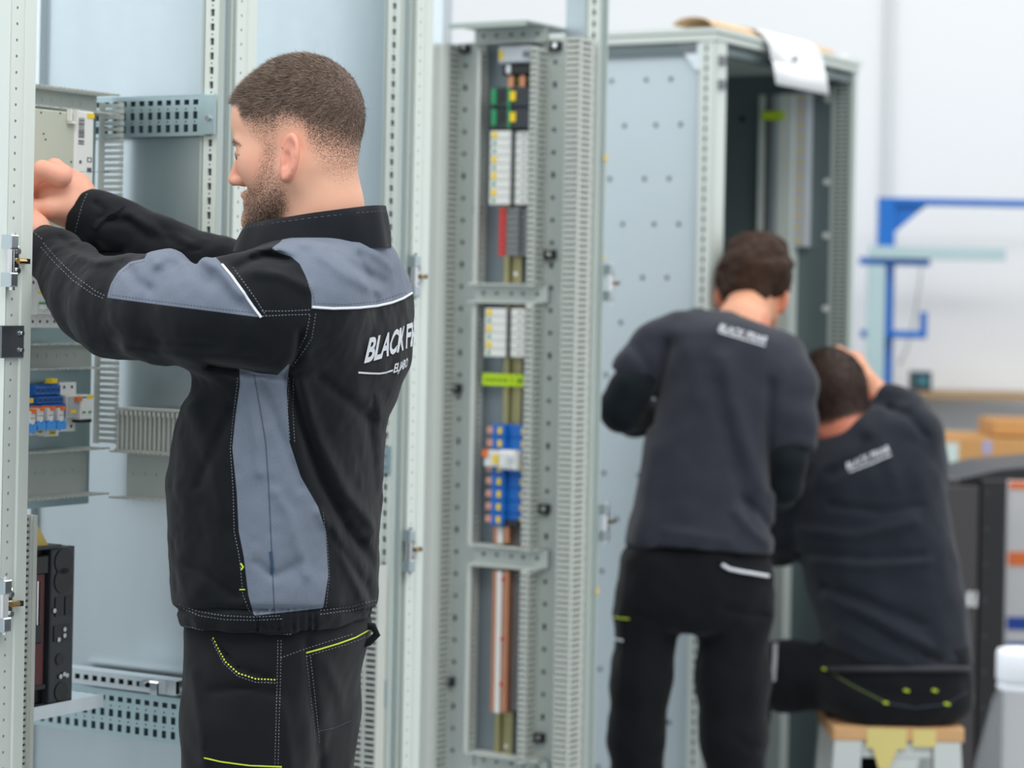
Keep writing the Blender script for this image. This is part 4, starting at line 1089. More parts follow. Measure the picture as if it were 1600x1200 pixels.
# pallet carton with orange and blue stripes at the right edge
xq, zq = wp(1577, 752, 7.8)
t = thing('striped_carton', 'pale carton with orange and blue stripes at the right edge', 'carton', TM(xq, 7.8, 0))
mat('carton_grey', srgb(196, 196, 198), .7, 0, .04, 5); mat('stripe_orange', srgb(222, 112, 50), .6, 0, .05, 5); mat('stripe_blue', srgb(16, 62, 150), .6, 0, .05, 5)
part(t, 'carton', 'carton_grey', lambda m: m.bev(0, .6, 0, .35, 0, zq, .004))
for py0, py1, mt in ((862, 884, 'stripe_orange'), (964, 984, 'stripe_blue'), (1003, 1010, 'stripe_blue'), (752, 764, 'stripe_orange')):
    z1_, z0_ = wp(1590, py0, 7.8)[1], wp(1590, py1, 7.8)[1]
    part(t, 'stripe', mt, lambda m: m.box(0, .6, -.002, .001, z0_, z1_))
# clear bottle with white cap standing on a bench near the camera
ZF = 2.5
xf = wx(1602, ZF); zcap = wp(1600, 1012, ZF)[1]
zbase = zcap - 0.29
t = thing('clear_bottle', 'clear plastic bottle with white cap in the lower right corner', 'bottle', TM(xf, ZF, zbase))
mat('clear_plastic', (0.62, 0.65, 0.70), 0.08, 0, .01, 5, alpha=0.16, spec=0.9)
mat('cap_white', srgb(232, 236, 242), 0.4, 0, .02, 5)
part(t, 'bottle_body', 'clear_plastic', lambda m: m.lathe([(.05, 0), (.055, .004), (.055, .06), (.052, .10), (.042, .17), (.026, .235), (.018, .252), (.018, .262)], 28), True)
part(t, 'cap', 'cap_white', lambda m: m.lathe([(.021, .255), (.0225, .258), (.0225, .284), (.021, .288), (.012, .29)], 24), True)
part(t, 'neck_ring', 'cap_white', lambda m: m.lathe([(.018, .246), (.0215, .248), (.0215, .252), (.018, .254)], 24), True)
t = thing('side_bench', 'small work table under the clear bottle', 'table', TM(xf + .15, ZF, 0))
part(t, 'tabletop', 'bench_grey', lambda m: m.bev(-.3, .3, -.3, .3, zbase - .03, zbase - .0005, .003))
for x in (-.28, .24):
    for y in (-.28, .24): part(t, 'leg', 'bench_grey', lambda m: m.box(x, x + .04, y, y + .04, 0, zbase - .03))
# ================================================================== people: smooth blended volumes turned into skin and cloth
def cr(*p): return np.array(W(*p), np.float32)
def smin(a, b, k):
    h = np.clip(0.5 + 0.5 * (b - a) / k, 0, 1)
    return b + (a - b) * h - k * h * (1 - h)
def smax(a, b, k): return -smin(-a, -b, k)
def rcone(P, a, b, r1, r2):
    ba = b - a; pa_ = P - a
    t_ = np.clip(pa_ @ ba / max(ba @ ba, 1e-12), 0, 1)
    return np.linalg.norm(pa_ - t_[:, None] * ba, axis=1) - (r1 + (r2 - r1) * t_)
def chain(P, pts, k=0.02):
    """pts = [(position, radius), ...] joined into one tapering limb"""
    d = None
    for (a, r1), (b, r2) in zip(pts[:-1], pts[1:]):
        q = rcone(P, a, b, r1, r2)
        d = q if d is None else smin(d, q, k)
    return d
def ellip(P, c, ax, r):
    """ax rows are unit axes"""
    q = (P - c) @ np.array(ax).T / np.array(r)
    k0 = np.linalg.norm(q, axis=1); k1 = np.linalg.norm(q / np.array(r), axis=1)
    return k0 * (k0 - 1.0) / np.maximum(k1, 1e-9)
def PX(P):
    """where points stand as seen along the hall axis (pattern coordinates for cutting cloth panels)"""
    Z = P[:, 1]; dx = P[:, 0]; dz = P[:, 2] - CAMH
    u = (dx * RV.x + dz * RV.z) / Z; v = (dx * UV.x + dz * UV.z) / Z
    return np.stack([800 + u * FPX, HY - v * FPX], 1)
def poly_sd(Q, poly):
    """signed distance to a closed outline, positive inside"""
    poly = np.array(poly, float); n = len(poly)
    d = np.full(len(Q), 1e9); ins = np.zeros(len(Q), bool)
    for i in range(n):
        a = poly[i]; b = poly[(i + 1) % n]; e = b - a; w_ = Q - a
        t_ = np.clip(w_ @ e / max(e @ e, 1e-9), 0, 1)
        d = np.minimum(d, np.linalg.norm(w_ - t_[:, None] * e, axis=1))
        c = ((a[1] > Q[:, 1]) != (b[1] > Q[:, 1]))
        with np.errstate(divide='ignore', invalid='ignore'):
            xi = a[0] + (Q[:, 1] - a[1]) * e[0] / (e[1] if abs(e[1]) > 1e-9 else 1e-9)
        ins ^= c & (Q[:, 0] < xi)
    return np.where(ins, d, -d)
def line_d(Q, pts):
    pts = np.array(pts, float); d = np.full(len(Q), 1e9)
    for a, b in zip(pts[:-1], pts[1:]):
        e = b - a; w_ = Q - a
        t_ = np.clip(w_ @ e / max(e @ e, 1e-9), 0, 1)
        d = np.minimum(d, np.linalg.norm(w_ - t_[:, None] * e, axis=1))
    return d
def vnoise(P, s, seed=0):
    """cheap smooth value noise"""
    q = P * s + seed * 17.31; i = np.floor(q).astype(np.int64); f = q - i; f = f * f * (3 - 2 * f)
    def h(a, b, c):
        n = (a * 73856093) ^ (b * 19349663) ^ (c * 83492791) ^ (seed * 2654435)
        n = (n ^ (n >> 13)) * 1274126177 & 0x7fffffff
        return (n % 65536) / 32768.0 - 1.0
    r = 0
    for dx in (0, 1):
        for dy in (0, 1):
            for dz in (0, 1):
                wgt = (f[:, 0] if dx else 1 - f[:, 0]) * (f[:, 1] if dy else 1 - f[:, 1]) * (f[:, 2] if dz else 1 - f[:, 2])
                r = r + wgt * h(i[:, 0] + dx, i[:, 1] + dy, i[:, 2] + dz)
    return r
def evalc(fn, P, ch=40000):
    out = np.empty(len(P), np.float32)
    for s in range(0, len(P), ch): out[s:s + ch] = fn(P[s:s + ch])
    return out
def extract(fn, lo, hi, h, B=4, R=4):
    """sparse two-level sampling of a volume, then a smooth quad surface"""
    lo = np.array(lo, np.float32); hi = np.array(hi, np.float32)
    G = B * R
    nb = np.ceil((hi - lo) / (h * G)).astype(int)
    gi = np.stack(np.meshgrid(*[np.arange(k) for k in nb], indexing='ij'), -1).reshape(-1, 3)
    dc = evalc(fn, (lo + (gi + 0.5) * h * G).astype(np.float32))
    D = np.repeat(np.repeat(np.repeat(dc.reshape(nb), G, 0), G, 1), G, 2)
    D = np.pad(D, ((0, 1), (0, 1), (0, 1)), mode='edge')
    big = gi[np.abs(dc) < 0.87 * G * h * 1.15 + 0.012]
    so = np.stack(np.meshgrid(*[np.arange(R)] * 3, indexing='ij'), -1).reshape(-1, 3)
    sb_ = (big[:, None, :] * R + so[None]).reshape(-1, 3)
    ds = evalc(fn, (lo + (sb_ + 0.5) * h * B).astype(np.float32))
    off = np.stack(np.meshgrid(*[np.arange(B)] * 3, indexing='ij'), -1).reshape(-1, 3)
    kp = np.abs(ds) < 0.87 * B * h * 1.3 + 1.5 * h + 0.003
    far = sb_[~kp]
    ix = (far[:, None, :] * B + off[None]).reshape(-1, 3)
    D[ix[:, 0], ix[:, 1], ix[:, 2]] = np.repeat(ds[~kp], B ** 3)
    # every grid point of the near blocks (with their shared far faces) once
    off = np.stack(np.meshgrid(*[np.arange(B + 1)] * 3, indexing='ij'), -1).reshape(-1, 3)
    mk_ = np.zeros(D.shape, bool)
    nr = sb_[kp]
    for s in range(0, len(nr), 20000):
        ix = (nr[s:s + 20000, None, :] * B + off[None]).reshape(-1, 3)
        mk_[ix[:, 0], ix[:, 1], ix[:, 2]] = True
    ix = np.argwhere(mk_)
    D[mk_] = evalc(fn, (lo + ix * np.float32(h)).astype(np.float32))
    S = D < 0
    n = np.array(S.shape) - 1
    cnt = np.zeros(n, np.int8)
    for dx in (0, 1):
        for dy in (0, 1):
            for dz in (0, 1): cnt += S[dx:dx + n[0], dy:dy + n[1], dz:dz + n[2]]
    act = (cnt > 0) & (cnt < 8)
    cells = np.argwhere(act)
    idx = np.full(n, -1, np.int64); idx[act] = np.arange(len(cells))
    acc = np.zeros((len(cells), 3)); num = np.zeros(len(cells))
    cor = [(a, b, c) for a in (0, 1) for b in (0, 1) for c in (0, 1)]
    for i in range(8):
        for j in range(i + 1, 8):
            if sum(abs(cor[i][k] - cor[j][k]) for k in range(3)) != 1: continue
            ci = cells + np.array(cor[i]); cj = cells + np.array(cor[j])
            d0 = D[ci[:, 0], ci[:, 1], ci[:, 2]]; d1 = D[cj[:, 0], cj[:, 1], cj[:, 2]]
            mk = (d0 < 0) != (d1 < 0)
            t_ = d0[mk] / (d0[mk] - d1[mk])
            acc[mk] += np.array(cor[i]) + t_[:, None] * (np.array(cor[j]) - np.array(cor[i])); num[mk] += 1
    V = lo.astype(float) + (cells + acc / num[:, None]) * h
    F = []
    for ax in range(3):
        o1, o2 = [(1, 2), (2, 0), (0, 1)][ax]
        sl0 = [slice(None)] * 3; sl1 = [slice(None)] * 3
        sl0[ax] = slice(0, -1); sl1[ax] = slice(1, None)
        for o in (o1, o2):
            sl0[o] = slice(1, -1); sl1[o] = slice(1, -1)
        e0 = S[tuple(sl0)]; e1 = S[tuple(sl1)]
        pos = np.argwhere(e0 != e1)
        if not len(pos): continue
        fl = e0[pos[:, 0], pos[:, 1], pos[:, 2]]
        pos = pos.copy(); pos[:, o1] += 1; pos[:, o2] += 1
        u1 = np.zeros(3, int); u1[o1] = 1; u2 = np.zeros(3, int); u2[o2] = 1
        g = lambda q: idx[q[:, 0], q[:, 1], q[:, 2]]
        q = np.stack([g(pos - u1 - u2), g(pos - u2), g(pos), g(pos - u1)], 1)
        q[~fl] = q[~fl][:, ::-1]
        F.append(q)
    F = np.concatenate(F)
    F = F[(F >= 0).all(1)]
    return V, F
def np_mesh(name, V, F, mats, attrs=None, parent=None, base=None, label=None):
    me = bpy.data.meshes.new(name)
    if base is not None: V = V - np.array(base)
    me.vertices.add(len(V)); me.vertices.foreach_set('co', V.astype(np.float32).ravel())
    me.loops.add(F.size); me.loops.foreach_set('vertex_index', F.astype(np.int32).ravel())
    me.polygons.add(len(F)); me.polygons.foreach_set('loop_start', np.arange(0, F.size, F.shape[1], dtype=np.int32))
    me.polygons.foreach_set('use_smooth', np.ones(len(F), bool))
    me.update(calc_edges=True); me.validate()
    for m_ in (mats if isinstance(mats, (list, tuple)) else [mats]): me.materials.append(MATS[m_] if isinstance(m_, str) else m_)
    for k_, a in (attrs or {}).items():
        at = me.attributes.new(k_, 'FLOAT', 'POINT'); at.data.foreach_set('value', a.astype(np.float32))
    o = bpy.data.objects.new(name, me); C.objects.link(o)
    if parent: o.parent = parent
    if label: o['label'] = label
    return o
def lerp_tab(z, tab):
    """tab rows (z, v1, v2, ...) -> smooth interpolation"""
    tab = np.array(sorted(tab)); zz = np.clip(z, tab[0, 0], tab[-1, 0])
    out = []
    from_z = tab[:, 0]
    for c in range(1, tab.shape[1]):
        v = tab[:, c]
        m_ = np.gradient(v, from_z)
        i = np.clip(np.searchsorted(from_z, zz) - 1, 0, len(from_z) - 2)
        hh = from_z[i + 1] - from_z[i]; s_ = (zz - from_z[i]) / hh
        out.append((2 * s_**3 - 3 * s_**2 + 1) * v[i] + (s_**3 - 2 * s_**2 + s_) * hh * m_[i] + (-2 * s_**3 + 3 * s_**2) * v[i + 1] + (s_**3 - s_**2) * hh * m_[i + 1])
    return out
class Loft:
    """trunk of stacked rotated ovals: rows (py, xl, xr, side half width, distance)"""
    def __init__(s, rows, th, ex=2.3, rk=0.0):
        s.rk = rk; s.th = th; s.ex = ex
        s.f = np.array((-math.cos(th), math.sin(th))); s.l = np.array((-math.sin(th), -math.cos(th)))
        tab = []
        for py, xl, xr, B, Z in rows:
            c = W((xl + xr) / 2, py, Z); w_ = (xr - xl) / 2 * Z / FPX
            A = math.sqrt(max(w_ * w_ - (B * math.sin(th)) ** 2, 0.0016)) / math.cos(th)
            tab.append((c.z, c.x, c.y, A, B))
        s.tab = tab; s.z0 = min(t_[0] for t_ in tab); s.z1 = max(t_[0] for t_ in tab)
    def __call__(s, P):
        cx, cy, A, B = lerp_tab(P[:, 2], s.tab)
        q = np.stack([P[:, 0] - cx, P[:, 1] - cy], 1)
        a = np.abs(q @ s.f) / A; b = np.abs(q @ s.l) / B
        r = (a ** s.ex + b ** s.ex) ** (1 / s.ex)
        d = (r - 1) * np.minimum(A, B)
        cut = np.maximum(P[:, 2] - s.z1, s.z0 - P[:, 2])
        return smax(d, cut, s.rk) if s.rk > 0 else np.maximum(d, cut)

# ---- cloth, skin and hair materials
def attr_node(nt, name):
    a = nt.nodes.new('ShaderNodeAttribute'); a.attribute_name = name; return a
def mathn(nt, op, a, b=None, clamp=False):
    n = nt.nodes.new('ShaderNodeMath'); n.operation = op; n.use_clamp = clamp
    for i, v in enumerate((a, b)):
        if v is None: continue
        if isinstance(v, (int, float)): n.inputs[i].default_value = v
        else: nt.links.new(v, n.inputs[i])
    return n.outputs[0]
def noise_n(nt, scale, detail=2, vec=None):
    n = nt.nodes.new('ShaderNodeTexNoise'); n.inputs['Scale'].default_value = scale; n.inputs['Detail'].default_value = detail
    tc = nt.nodes.new('ShaderNodeTexCoord'); nt.links.new(tc.outputs['Object'], n.inputs['Vector']); return n.outputs['Fac']
def mixc(nt, fac, a, b):
    n = nt.nodes.new('ShaderNodeMix'); n.data_type = 'RGBA'
    nt.links.new(fac, n.inputs['Factor'])
    for k_, v in (('A', a), ('B', b)):
        if isinstance(v, tuple): n.inputs[k_].default_value = v + (1,)
        else: nt.links.new(v, n.inputs[k_])
    return n.outputs['Result']
def cloth_mat(name, dark, grey=None, attr=None, wr=0.12, sheen=0.08, weave=900):
    m = bpy.data.materials.new(name); m.use_nodes = True; nt = m.node_tree; b = nt.nodes['Principled BSDF']
    b.inputs['Roughness'].default_value = 0.85; b.inputs['Specular IOR Level'].default_value = 0.18
    b.inputs['Sheen Weight'].default_value = sheen; b.inputs['Sheen Roughness'].default_value = 0.5
    nz = noise_n(nt, 22, 4)
    c = mixc(nt, nz, tuple(v * .8 for v in dark), tuple(v * 1.25 for v in dark))
    if grey:
        g = mixc(nt, nz, tuple(v * .92 for v in grey), tuple(v * 1.08 for v in grey))
        f = mathn(nt, 'MULTIPLY', attr_node(nt, attr).outputs['Fac'], 1.2, False)
        f = mathn(nt, 'ADD', f, 0.5, True)
        c = mixc(nt, f, c, g)
    fine = noise_n(nt, weave, 1)
    sc = mathn(nt, 'ADD', mathn(nt, 'MULTIPLY', fine, 0.5), 0.75)
    mm = nt.nodes.new('ShaderNodeMix'); mm.data_type = 'RGBA'; mm.blend_type = 'MULTIPLY'; mm.inputs['Factor'].default_value = 1
    nt.links.new(c, mm.inputs['A']); nt.links.new(sc, mm.inputs['B'])
    nt.links.new(mm.outputs['Result'], b.inputs['Base Color'])
    bp = nt.nodes.new('ShaderNodeBump'); bp.inputs['Strength'].default_value = wr; bp.inputs['Distance'].default_value = 0.001
    nt.links.new(fine, bp.inputs['Height']); nt.links.new(bp.outputs[0], b.inputs['Normal'])
    MATS[name] = m; return m
def skin_mat(name, tone, pink, hair, fade=None):
    m = bpy.data.materials.new(name); m.use_nodes = True; nt = m.node_tree; b = nt.nodes['Principled BSDF']
    b.inputs['Roughness'].default_value = 0.5; b.inputs['Specular IOR Level'].default_value = 0.35
    b.inputs['Subsurface Weight'].default_value = 0.12; b.inputs['Subsurface Radius'].default_value = (0.012, 0.005, 0.003); b.inputs['Subsurface Scale'].default_value = 1.0
    nz = noise_n(nt, 28, 3)
    c = mixc(nt, nz, tone, tuple(tone[i] * .6 + pink[i] * .4 for i in range(3)))
    c = mixc(nt, attr_node(nt, 'pink').outputs['Fac'], c, pink)
    fn_ = noise_n(nt, 520, 2)
    for at in ('beard', 'hair'):
        a = attr_node(nt, at).outputs['Fac']
        sp = mathn(nt, 'MULTIPLY', mathn(nt, 'SUBTRACT', fn_, 0.5), 2.6)
        e = mathn(nt, 'MULTIPLY', mathn(nt, 'MULTIPLY', a, mathn(nt, 'SUBTRACT', 1.15, a)), 3.2)
        f = mathn(nt, 'ADD', a, mathn(nt, 'MULTIPLY', sp, e), True)
        c = mixc(nt, f, c, hair if at == 'hair' else tuple(v * 1.25 for v in hair))
    nt.links.new(c, b.inputs['Base Color'])
    bp = nt.nodes.new('ShaderNodeBump'); bp.inputs['Strength'].default_value = 0.12; bp.inputs['Distance'].default_value = 0.0006
    nt.links.new(fn_, bp.inputs['Height']); nt.links.new(bp.outputs[0], b.inputs['Normal'])
    MATS[name] = m; return m
HAIR1 = srgb(70, 55, 47)
skin_mat('skin_fair', srgb(232, 184, 156), srgb(226, 150, 130), HAIR1)
skin_mat('skin_warm', srgb(228, 176, 142), srgb(214, 124, 100), srgb(44, 36, 32))
def hair_mat(name, c0, c1):
    m = bpy.data.materials.new(name); m.use_nodes = True; nt = m.node_tree; b = nt.nodes['Principled BSDF']
    b.inputs['Roughness'].default_value = 0.5
    g = nt.nodes.new('ShaderNodeNewGeometry')
    f = mathn(nt, 'POWER', g.outputs['Random Per Island'], 1.6)
    f = mathn(nt, 'ADD', mathn(nt, 'MULTIPLY', f, 0.75), mathn(nt, 'MULTIPLY', noise_n(nt, 45, 2), 0.3), True)
    nt.links.new(mixc(nt, f, c0, c1), b.inputs['Base Color']); MATS[name] = m; return m
hair_mat('hair_short', srgb(58, 45, 38), srgb(168, 146, 128))
mat('hair_wavy', srgb(54, 36, 25), 0.7, 0, 0.6, 50, 0.6, 90, spec=0.25)
mat('hair_black', srgb(44, 36, 32), 0.6, 0, 0.4, 150, 0.4, 300)
BLACK = srgb(14, 18, 23)
GREY = srgb(108, 117, 132)
cloth_mat('jacket_cloth', BLACK, GREY, 'grey')
cloth_mat('trouser_cloth', srgb(17, 20, 24))
cloth_mat('collar_cloth', srgb(18, 22, 28))
cloth_mat('tee_charcoal', srgb(44, 47, 56), sheen=0.15)
cloth_mat('sleeve_black', srgb(17, 25, 31))
cloth_mat('tee_black', srgb(30, 35, 44), sheen=0.15)
mat('piping_white', srgb(226, 230, 236), 0.5, 0, 0.03, 20)
mat('stitch_grey', srgb(120, 128, 138), 0.7, 0, 0.1, 60)
mat('stitch_dark', srgb(66, 74, 90), 0.7, 0, 0.1, 60)
mat('stitch_lime', srgb(196, 220, 60), 0.6, 0, 0.1, 60)
mat('logo_grey', srgb(204, 208, 214), 0.55, 0, 0.03, 40)
mat('eye_white', srgb(225, 220, 214), 0.25, 0, 0.02, 20)
mat('tab_blue', srgb(30, 66, 98), 0.4, 0, 0.1, 60)

def bvh_of(o):
    me = o.data
    return BVHTree.FromPolygons([tuple(v.co) for v in me.vertices], [tuple(p.vertices) for p in me.polygons])
EYE = Vector((0, 0, CAMH))
def on_cloth(bvh, base, px, py, lift=0.0008):
    """point of a garment's surface; lies on the cloth wherever it is looked at from"""
    r = ray(px, py).normalized()
    h = bvh.ray_cast(EYE - base, r)
    if h[0] is None: return None, None
    n_ = h[1] if h[1].dot(r) < 0 else -h[1]
    return h[0] + n_ * lift, n_
def dense(pts, step=3.0):
    out = []
    for a, b in zip(pts[:-1], pts[1:]):
        L_ = math.hypot(b[0] - a[0], b[1] - a[1]); n_ = max(1, int(L_ / step))
        out += [(a[0] + (b[0] - a[0]) * i / n_, a[1] + (b[1] - a[1]) * i / n_) for i in range(n_)]
    return out + [pts[-1]]
def seam(bvh, base, pts, name, m_, parent, wd=0.0006, dash=None, tube=0.0, label=None, lift=0.0007):
    """stitching or piping sewn along a garment"""
    P_ = []
    for q in dense(pts, 2.5):
        p_, n_ = on_cloth(bvh, base, q[0], q[1], lift)
        if p_ is not None: P_.append((p_, n_))
    mb = MB()
    if len(P_) < 3: return None
    if tube > 0:
        mb.tube([p_ for p_, _ in P_], tube, 6)
    else:
        for i in range(len(P_) - 1):
            if dash and i % 2: continue
            (a, na), (b, nb_) = P_[i], P_[i + 1]
            t_ = (b - a)
            if t_.length < 1e-6 or t_.length > 0.03: continue
            s_ = t_.normalized().cross(na).normalized() * wd
            mb.quad(a - s_, a + s_, b + s_, b - s_)
    return mb.build(name, m_, parent, None, False, label)
def text_mesh(body, size, shear=0.0, bold=0.0, spacing=1.0):
    cu = bpy.data.curves.new('lettering', 'FONT'); cu.body = body; cu.size = size; cu.shear = shear; cu.offset = bold; cu.space_character = spacing
    cu.resolution_u = 3
    o = bpy.data.objects.new('lettering', cu); C.objects.link(o)
    bpy.context.view_layer.update()
    ev = o.evaluated_get(bpy.context.evaluated_depsgraph_get())
    me = ev.to_mesh()
    V = [tuple(v.co) for v in me.vertices]; F = [tuple(p.vertices) for p in me.polygons]
    ev.to_mesh_clear(); bpy.data.objects.remove(o); bpy.data.curves.remove(cu)
    return V, F
def strands(name, V, NRM, dens, length, comb, n, m_, parent, base, wd=0.00028, jit=0.45):
    """short hairs as slim blades"""
    cum = np.cumsum(dens); pick = np.searchsorted(cum, RNG.random(n) * cum[-1])
    pick = np.clip(pick, 0, len(V) - 1)
    p_ = V[pick] + RNG.normal(0, 0.0009, (n, 3)); nn = NRM[pick]
    d_ = nn * 0.5 + np.array(comb) * 0.8 + RNG.normal(0, jit, (n, 3)) * 0.4
    d_ /= np.linalg.norm(d_, axis=1)[:, None]
    L_ = length * (0.5 + 0.6 * RNG.random(n)) * (0.35 + 0.65 * dens[pick] / dens.max())
    sd = np.cross(d_, RNG.normal(0, 1, (n, 3))); sd /= np.linalg.norm(sd, axis=1)[:, None]
    tip = p_ + d_ * L_[:, None]
    VV = np.concatenate([p_ - sd * wd, p_ + sd * wd, tip], 0)
    F_ = np.stack([np.arange(n), np.arange(n) + n, np.arange(n) + 2 * n], 1)
    return VV, F_
def vnormals(V, F):
    a = V[F[:, 1]] - V[F[:, 0]]; b = V[F[:, 2]] - V[F[:, 0]]
    fn_ = np.cross(a, b); N_ = np.zeros_like(V)
    for k_ in range(F.shape[1]): np.add.at(N_, F[:, k_], fn_)
    return N_ / np.maximum(np.linalg.norm(N_, axis=1), 1e-12)[:, None]
def smooth01(x): x = np.clip(x, 0, 1); return x * x * (3 - 2 * x)
# ================================================================== worker in the black and grey jacket
Z1 = 3.72
TH1 = math.radians(20)
base1 = Vector(W(430, 1500, Z1)); base1.z = 0
man1 = thing('person', 'person in black and grey work jacket reaching into the left cabinet', 'person', Matrix.Translation(base1), 'workers')
S1 = Z1 / FPX
torso = Loft([(345, 459, 584, .05, Z1), (368, 434, 602, .085, Z1), (392, 409, 616, .140, Z1), (430, 392, 628, .192, Z1), (480, 380, 635, .215, Z1), (540, 353, 633, .215, Z1),
              (570, 335, 629, .212, Z1), (600, 318, 621, .208, Z1), (650, 296, 603, .202, Z1), (700, 281, 593, .20, Z1), (750, 273, 589, .20, Z1), (800, 273, 587, .20, Z1),
              (850, 278, 583, .20, Z1), (900, 283, 586, .20, Z1), (940, 288, 584, .198, Z1), (975, 299, 572, .19, Z1), (1000, 307, 564, .185, Z1), (1030, 309, 562, .18, Z1)], TH1)
def pr(px, py, Z, r): return (cr(px, py, Z), r * Z / FPX)
armL = [pr(478, 468, 3.57, 88), pr(405, 490, 3.53, 88), pr(330, 492, 3.54, 80), pr(255, 486, 3.60, 80), pr(197, 480, 3.67, 78), pr(152, 464, 3.74, 67), pr(118, 436, 3.80, 50), pr(88, 403, 3.855, 40), pr(63, 383, 3.905, 35)]
armR = [pr(540, 440, 3.87, 75), pr(430, 455, 3.90, 66), pr(330, 428, 3.93, 56), pr(250, 395, 3.95, 50), pr(190, 364, 3.965, 46), pr(150, 345, 3.975, 42), pr(126, 336, 3.98, 37)]
axL = armL[-1][0] - armL[-2][0]; axL /= np.linalg.norm(axL)
axR = armR[-1][0] - armR[-2][0]; axR /= np.linalg.norm(axR)
l3 = np.array((-math.sin(TH1), -math.cos(TH1), 0)); f3 = np.array((-math.cos(TH1), math.sin(TH1), 0))
tc1 = np.array(W(450, 500, Z1))
# folds pressed into the cloth: (outline, depth in metres, width in pattern units)
FOLDS = [([(455, 590), (470, 660), (500, 750), (545, 830), (588, 880)], -.012, 9), ([(470, 600), (500, 690), (540, 770), (590, 830)], .008, 10), ([(500, 590), (560, 640), (600, 665)], -.006, 9),
         ([(500, 800), (530, 850), (570, 940)], .007, 9), ([(515, 830), (560, 900), (585, 935)], -.007, 7), ([(575, 650), (585, 720), (592, 790)], -.005, 7), ([(590, 620), (598, 700)], .004, 5),
         ([(300, 640), (330, 720), (350, 800)], .006, 14), ([(310, 760), (345, 680), (365, 640)], -.005, 10), ([(285, 880), (330, 900), (370, 930)], -.004, 9),
         ([(385, 600), (400, 680), (405, 740)], .004, 7), ([(410, 600), (440, 680), (470, 760)], -.005, 7), ([(430, 770), (450, 800), (480, 900)], .004, 8), ([(400, 880), (430, 900), (470, 880)], -.004, 7),
         ([(232, 452), (212, 440), (203, 424)], -.007, 9), ([(246, 405), (268, 392), (290, 398)], .011, 15), ([(244, 412), (232, 428), (226, 450)], .005, 9), ([(296, 402), (310, 418), (326, 440)], -.008, 10), ([(322, 405), (345, 420), (375, 460)], .010, 9),
         ([(330, 432), (365, 465), (392, 487)], -.005, 10), ([(150, 380), (165, 395), (190, 392)], -.008, 6), ([(120, 395), (150, 410), (180, 405)], .006, 7), ([(190, 410), (175, 400), (155, 398)], -.005, 7), ([(95, 372), (125, 395), (150, 400)], -.005, 6),
         ([(180, 520), (260, 535), (340, 540)], -.004, 10), ([(200, 545), (300, 555), (400, 560)], .004, 10), ([(370, 420), (410, 400), (450, 405)], -.007, 8), ([(400, 425), (440, 430), (480, 450)], .006, 9), ([(395, 395), (425, 385), (455, 395)], .007, 8),
         ([(470, 520), (465, 560), (445, 588), (400, 582), (360, 576), (325, 570)], -.010, 6), ([(500, 400), (540, 430), (590, 455)], .005, 9), ([(515, 390), (560, 420), (600, 440)], -.004, 7), ([(560, 385), (590, 400), (615, 420)], .004, 7), ([(560, 400), (580, 440), (590, 470)], -.003, 5), ([(430, 388), (455, 378), (480, 382)], .006, 7),
         ([(170, 345), (200, 345), (235, 372)], -.008, 7), ([(200, 335), (245, 360), (290, 378)], .006, 8), ([(255, 360), (290, 392), (330, 400)], -.007, 8), ([(150, 318), (165, 330), (160, 350)], -.006, 5)]
ELAST = [(([(x, 952), (x + 1, 985)]), -.0045, 2.6) for x in range(402, 494, 8)]
def jacket_fn(P):
    d = torso(P)
    a = chain(P, armL, .03); a = np.maximum(a, (P - armL[-1][0]) @ axL - .012)
    b = chain(P, armR, .03); b = np.maximum(b, (P - armR[-1][0]) @ axR - .010)
    d = np.minimum(smin(d, a, .045), smin(d, b, .045))
    # lower edge of the jacket and neck opening
    zh = W(437, 990, 3.545).z
    d = np.maximum(d, (zh - P[:, 2]) - 0.02 * 0)
    near = np.abs(d) < 0.05
    if near.any():
        Pn = P[near]; Q = PX(Pn); dn = d[near]
        side = np.maximum(smooth01(((Pn - tc1) @ l3 + .08) / .08), smooth01((Pn[:, 1] - 3.85) / .04) * (Pn[:, 0] < -.5) * (Q[:, 1] < 395))
        bx0 = np.zeros(len(Q))
        for pts, amp, wd in FOLDS + ELAST:
            pts_ = np.array(pts)
            mk = (Q[:, 0] > pts_[:, 0].min() - 3 * wd) & (Q[:, 0] < pts_[:, 0].max() + 3 * wd) & (Q[:, 1] > pts_[:, 1].min() - 3 * wd) & (Q[:, 1] < pts_[:, 1].max() + 3 * wd)
            if mk.any(): bx0[mk] += amp * np.exp(-(line_d(Q[mk], pts) / wd) ** 2)
        hem = -.006 * np.exp(-((Q[:, 1] - (952 + .0 * Q[:, 0])) / 4.0) ** 2)
        nz = .0035 * vnoise(Pn * np.array((1, 1, .7)), 16, 1) + .0022 * vnoise(Pn, 34, 2) + .0008 * vnoise(Pn, 80, 5)
        d = d.copy(); d[near] = dn - bx0 * side - hem - nz
    return d
lo = np.array(W(30, 1040, 3.9)) ; hi = np.array(W(700, 320, 3.9))
V, F = extract(jacket_fn, (lo[0] - .02, 3.36, W(430, 1010, Z1).z), (hi[0] + .02, 4.2, W(430, 325, Z1).z), .0042)
Q = PX(V)
sidev = (V - tc1) @ l3
sd = poly_sd(Q, [(424, 388), (438, 378), (450, 362), (476, 345), (500, 335), (540, 330), (600, 320), (680, 330), (680, 445), (642, 459), (612, 473), (560, 481), (520, 481), (487, 480), (487, 460), (478, 432), (468, 412), (455, 401), (438, 396)])
sd = np.where((V[:, 2] < W(600, 330, Z1).z + .03), sd, -9)
sb = poly_sd(Q, [(167, 465), (173, 444), (185, 424), (203, 409), (226, 404), (236, 380), (300, 360), (348, 414), (408, 496), (330, 486), (250, 476)])
sb = np.where(V[:, 1] < 3.80, sb, -9)
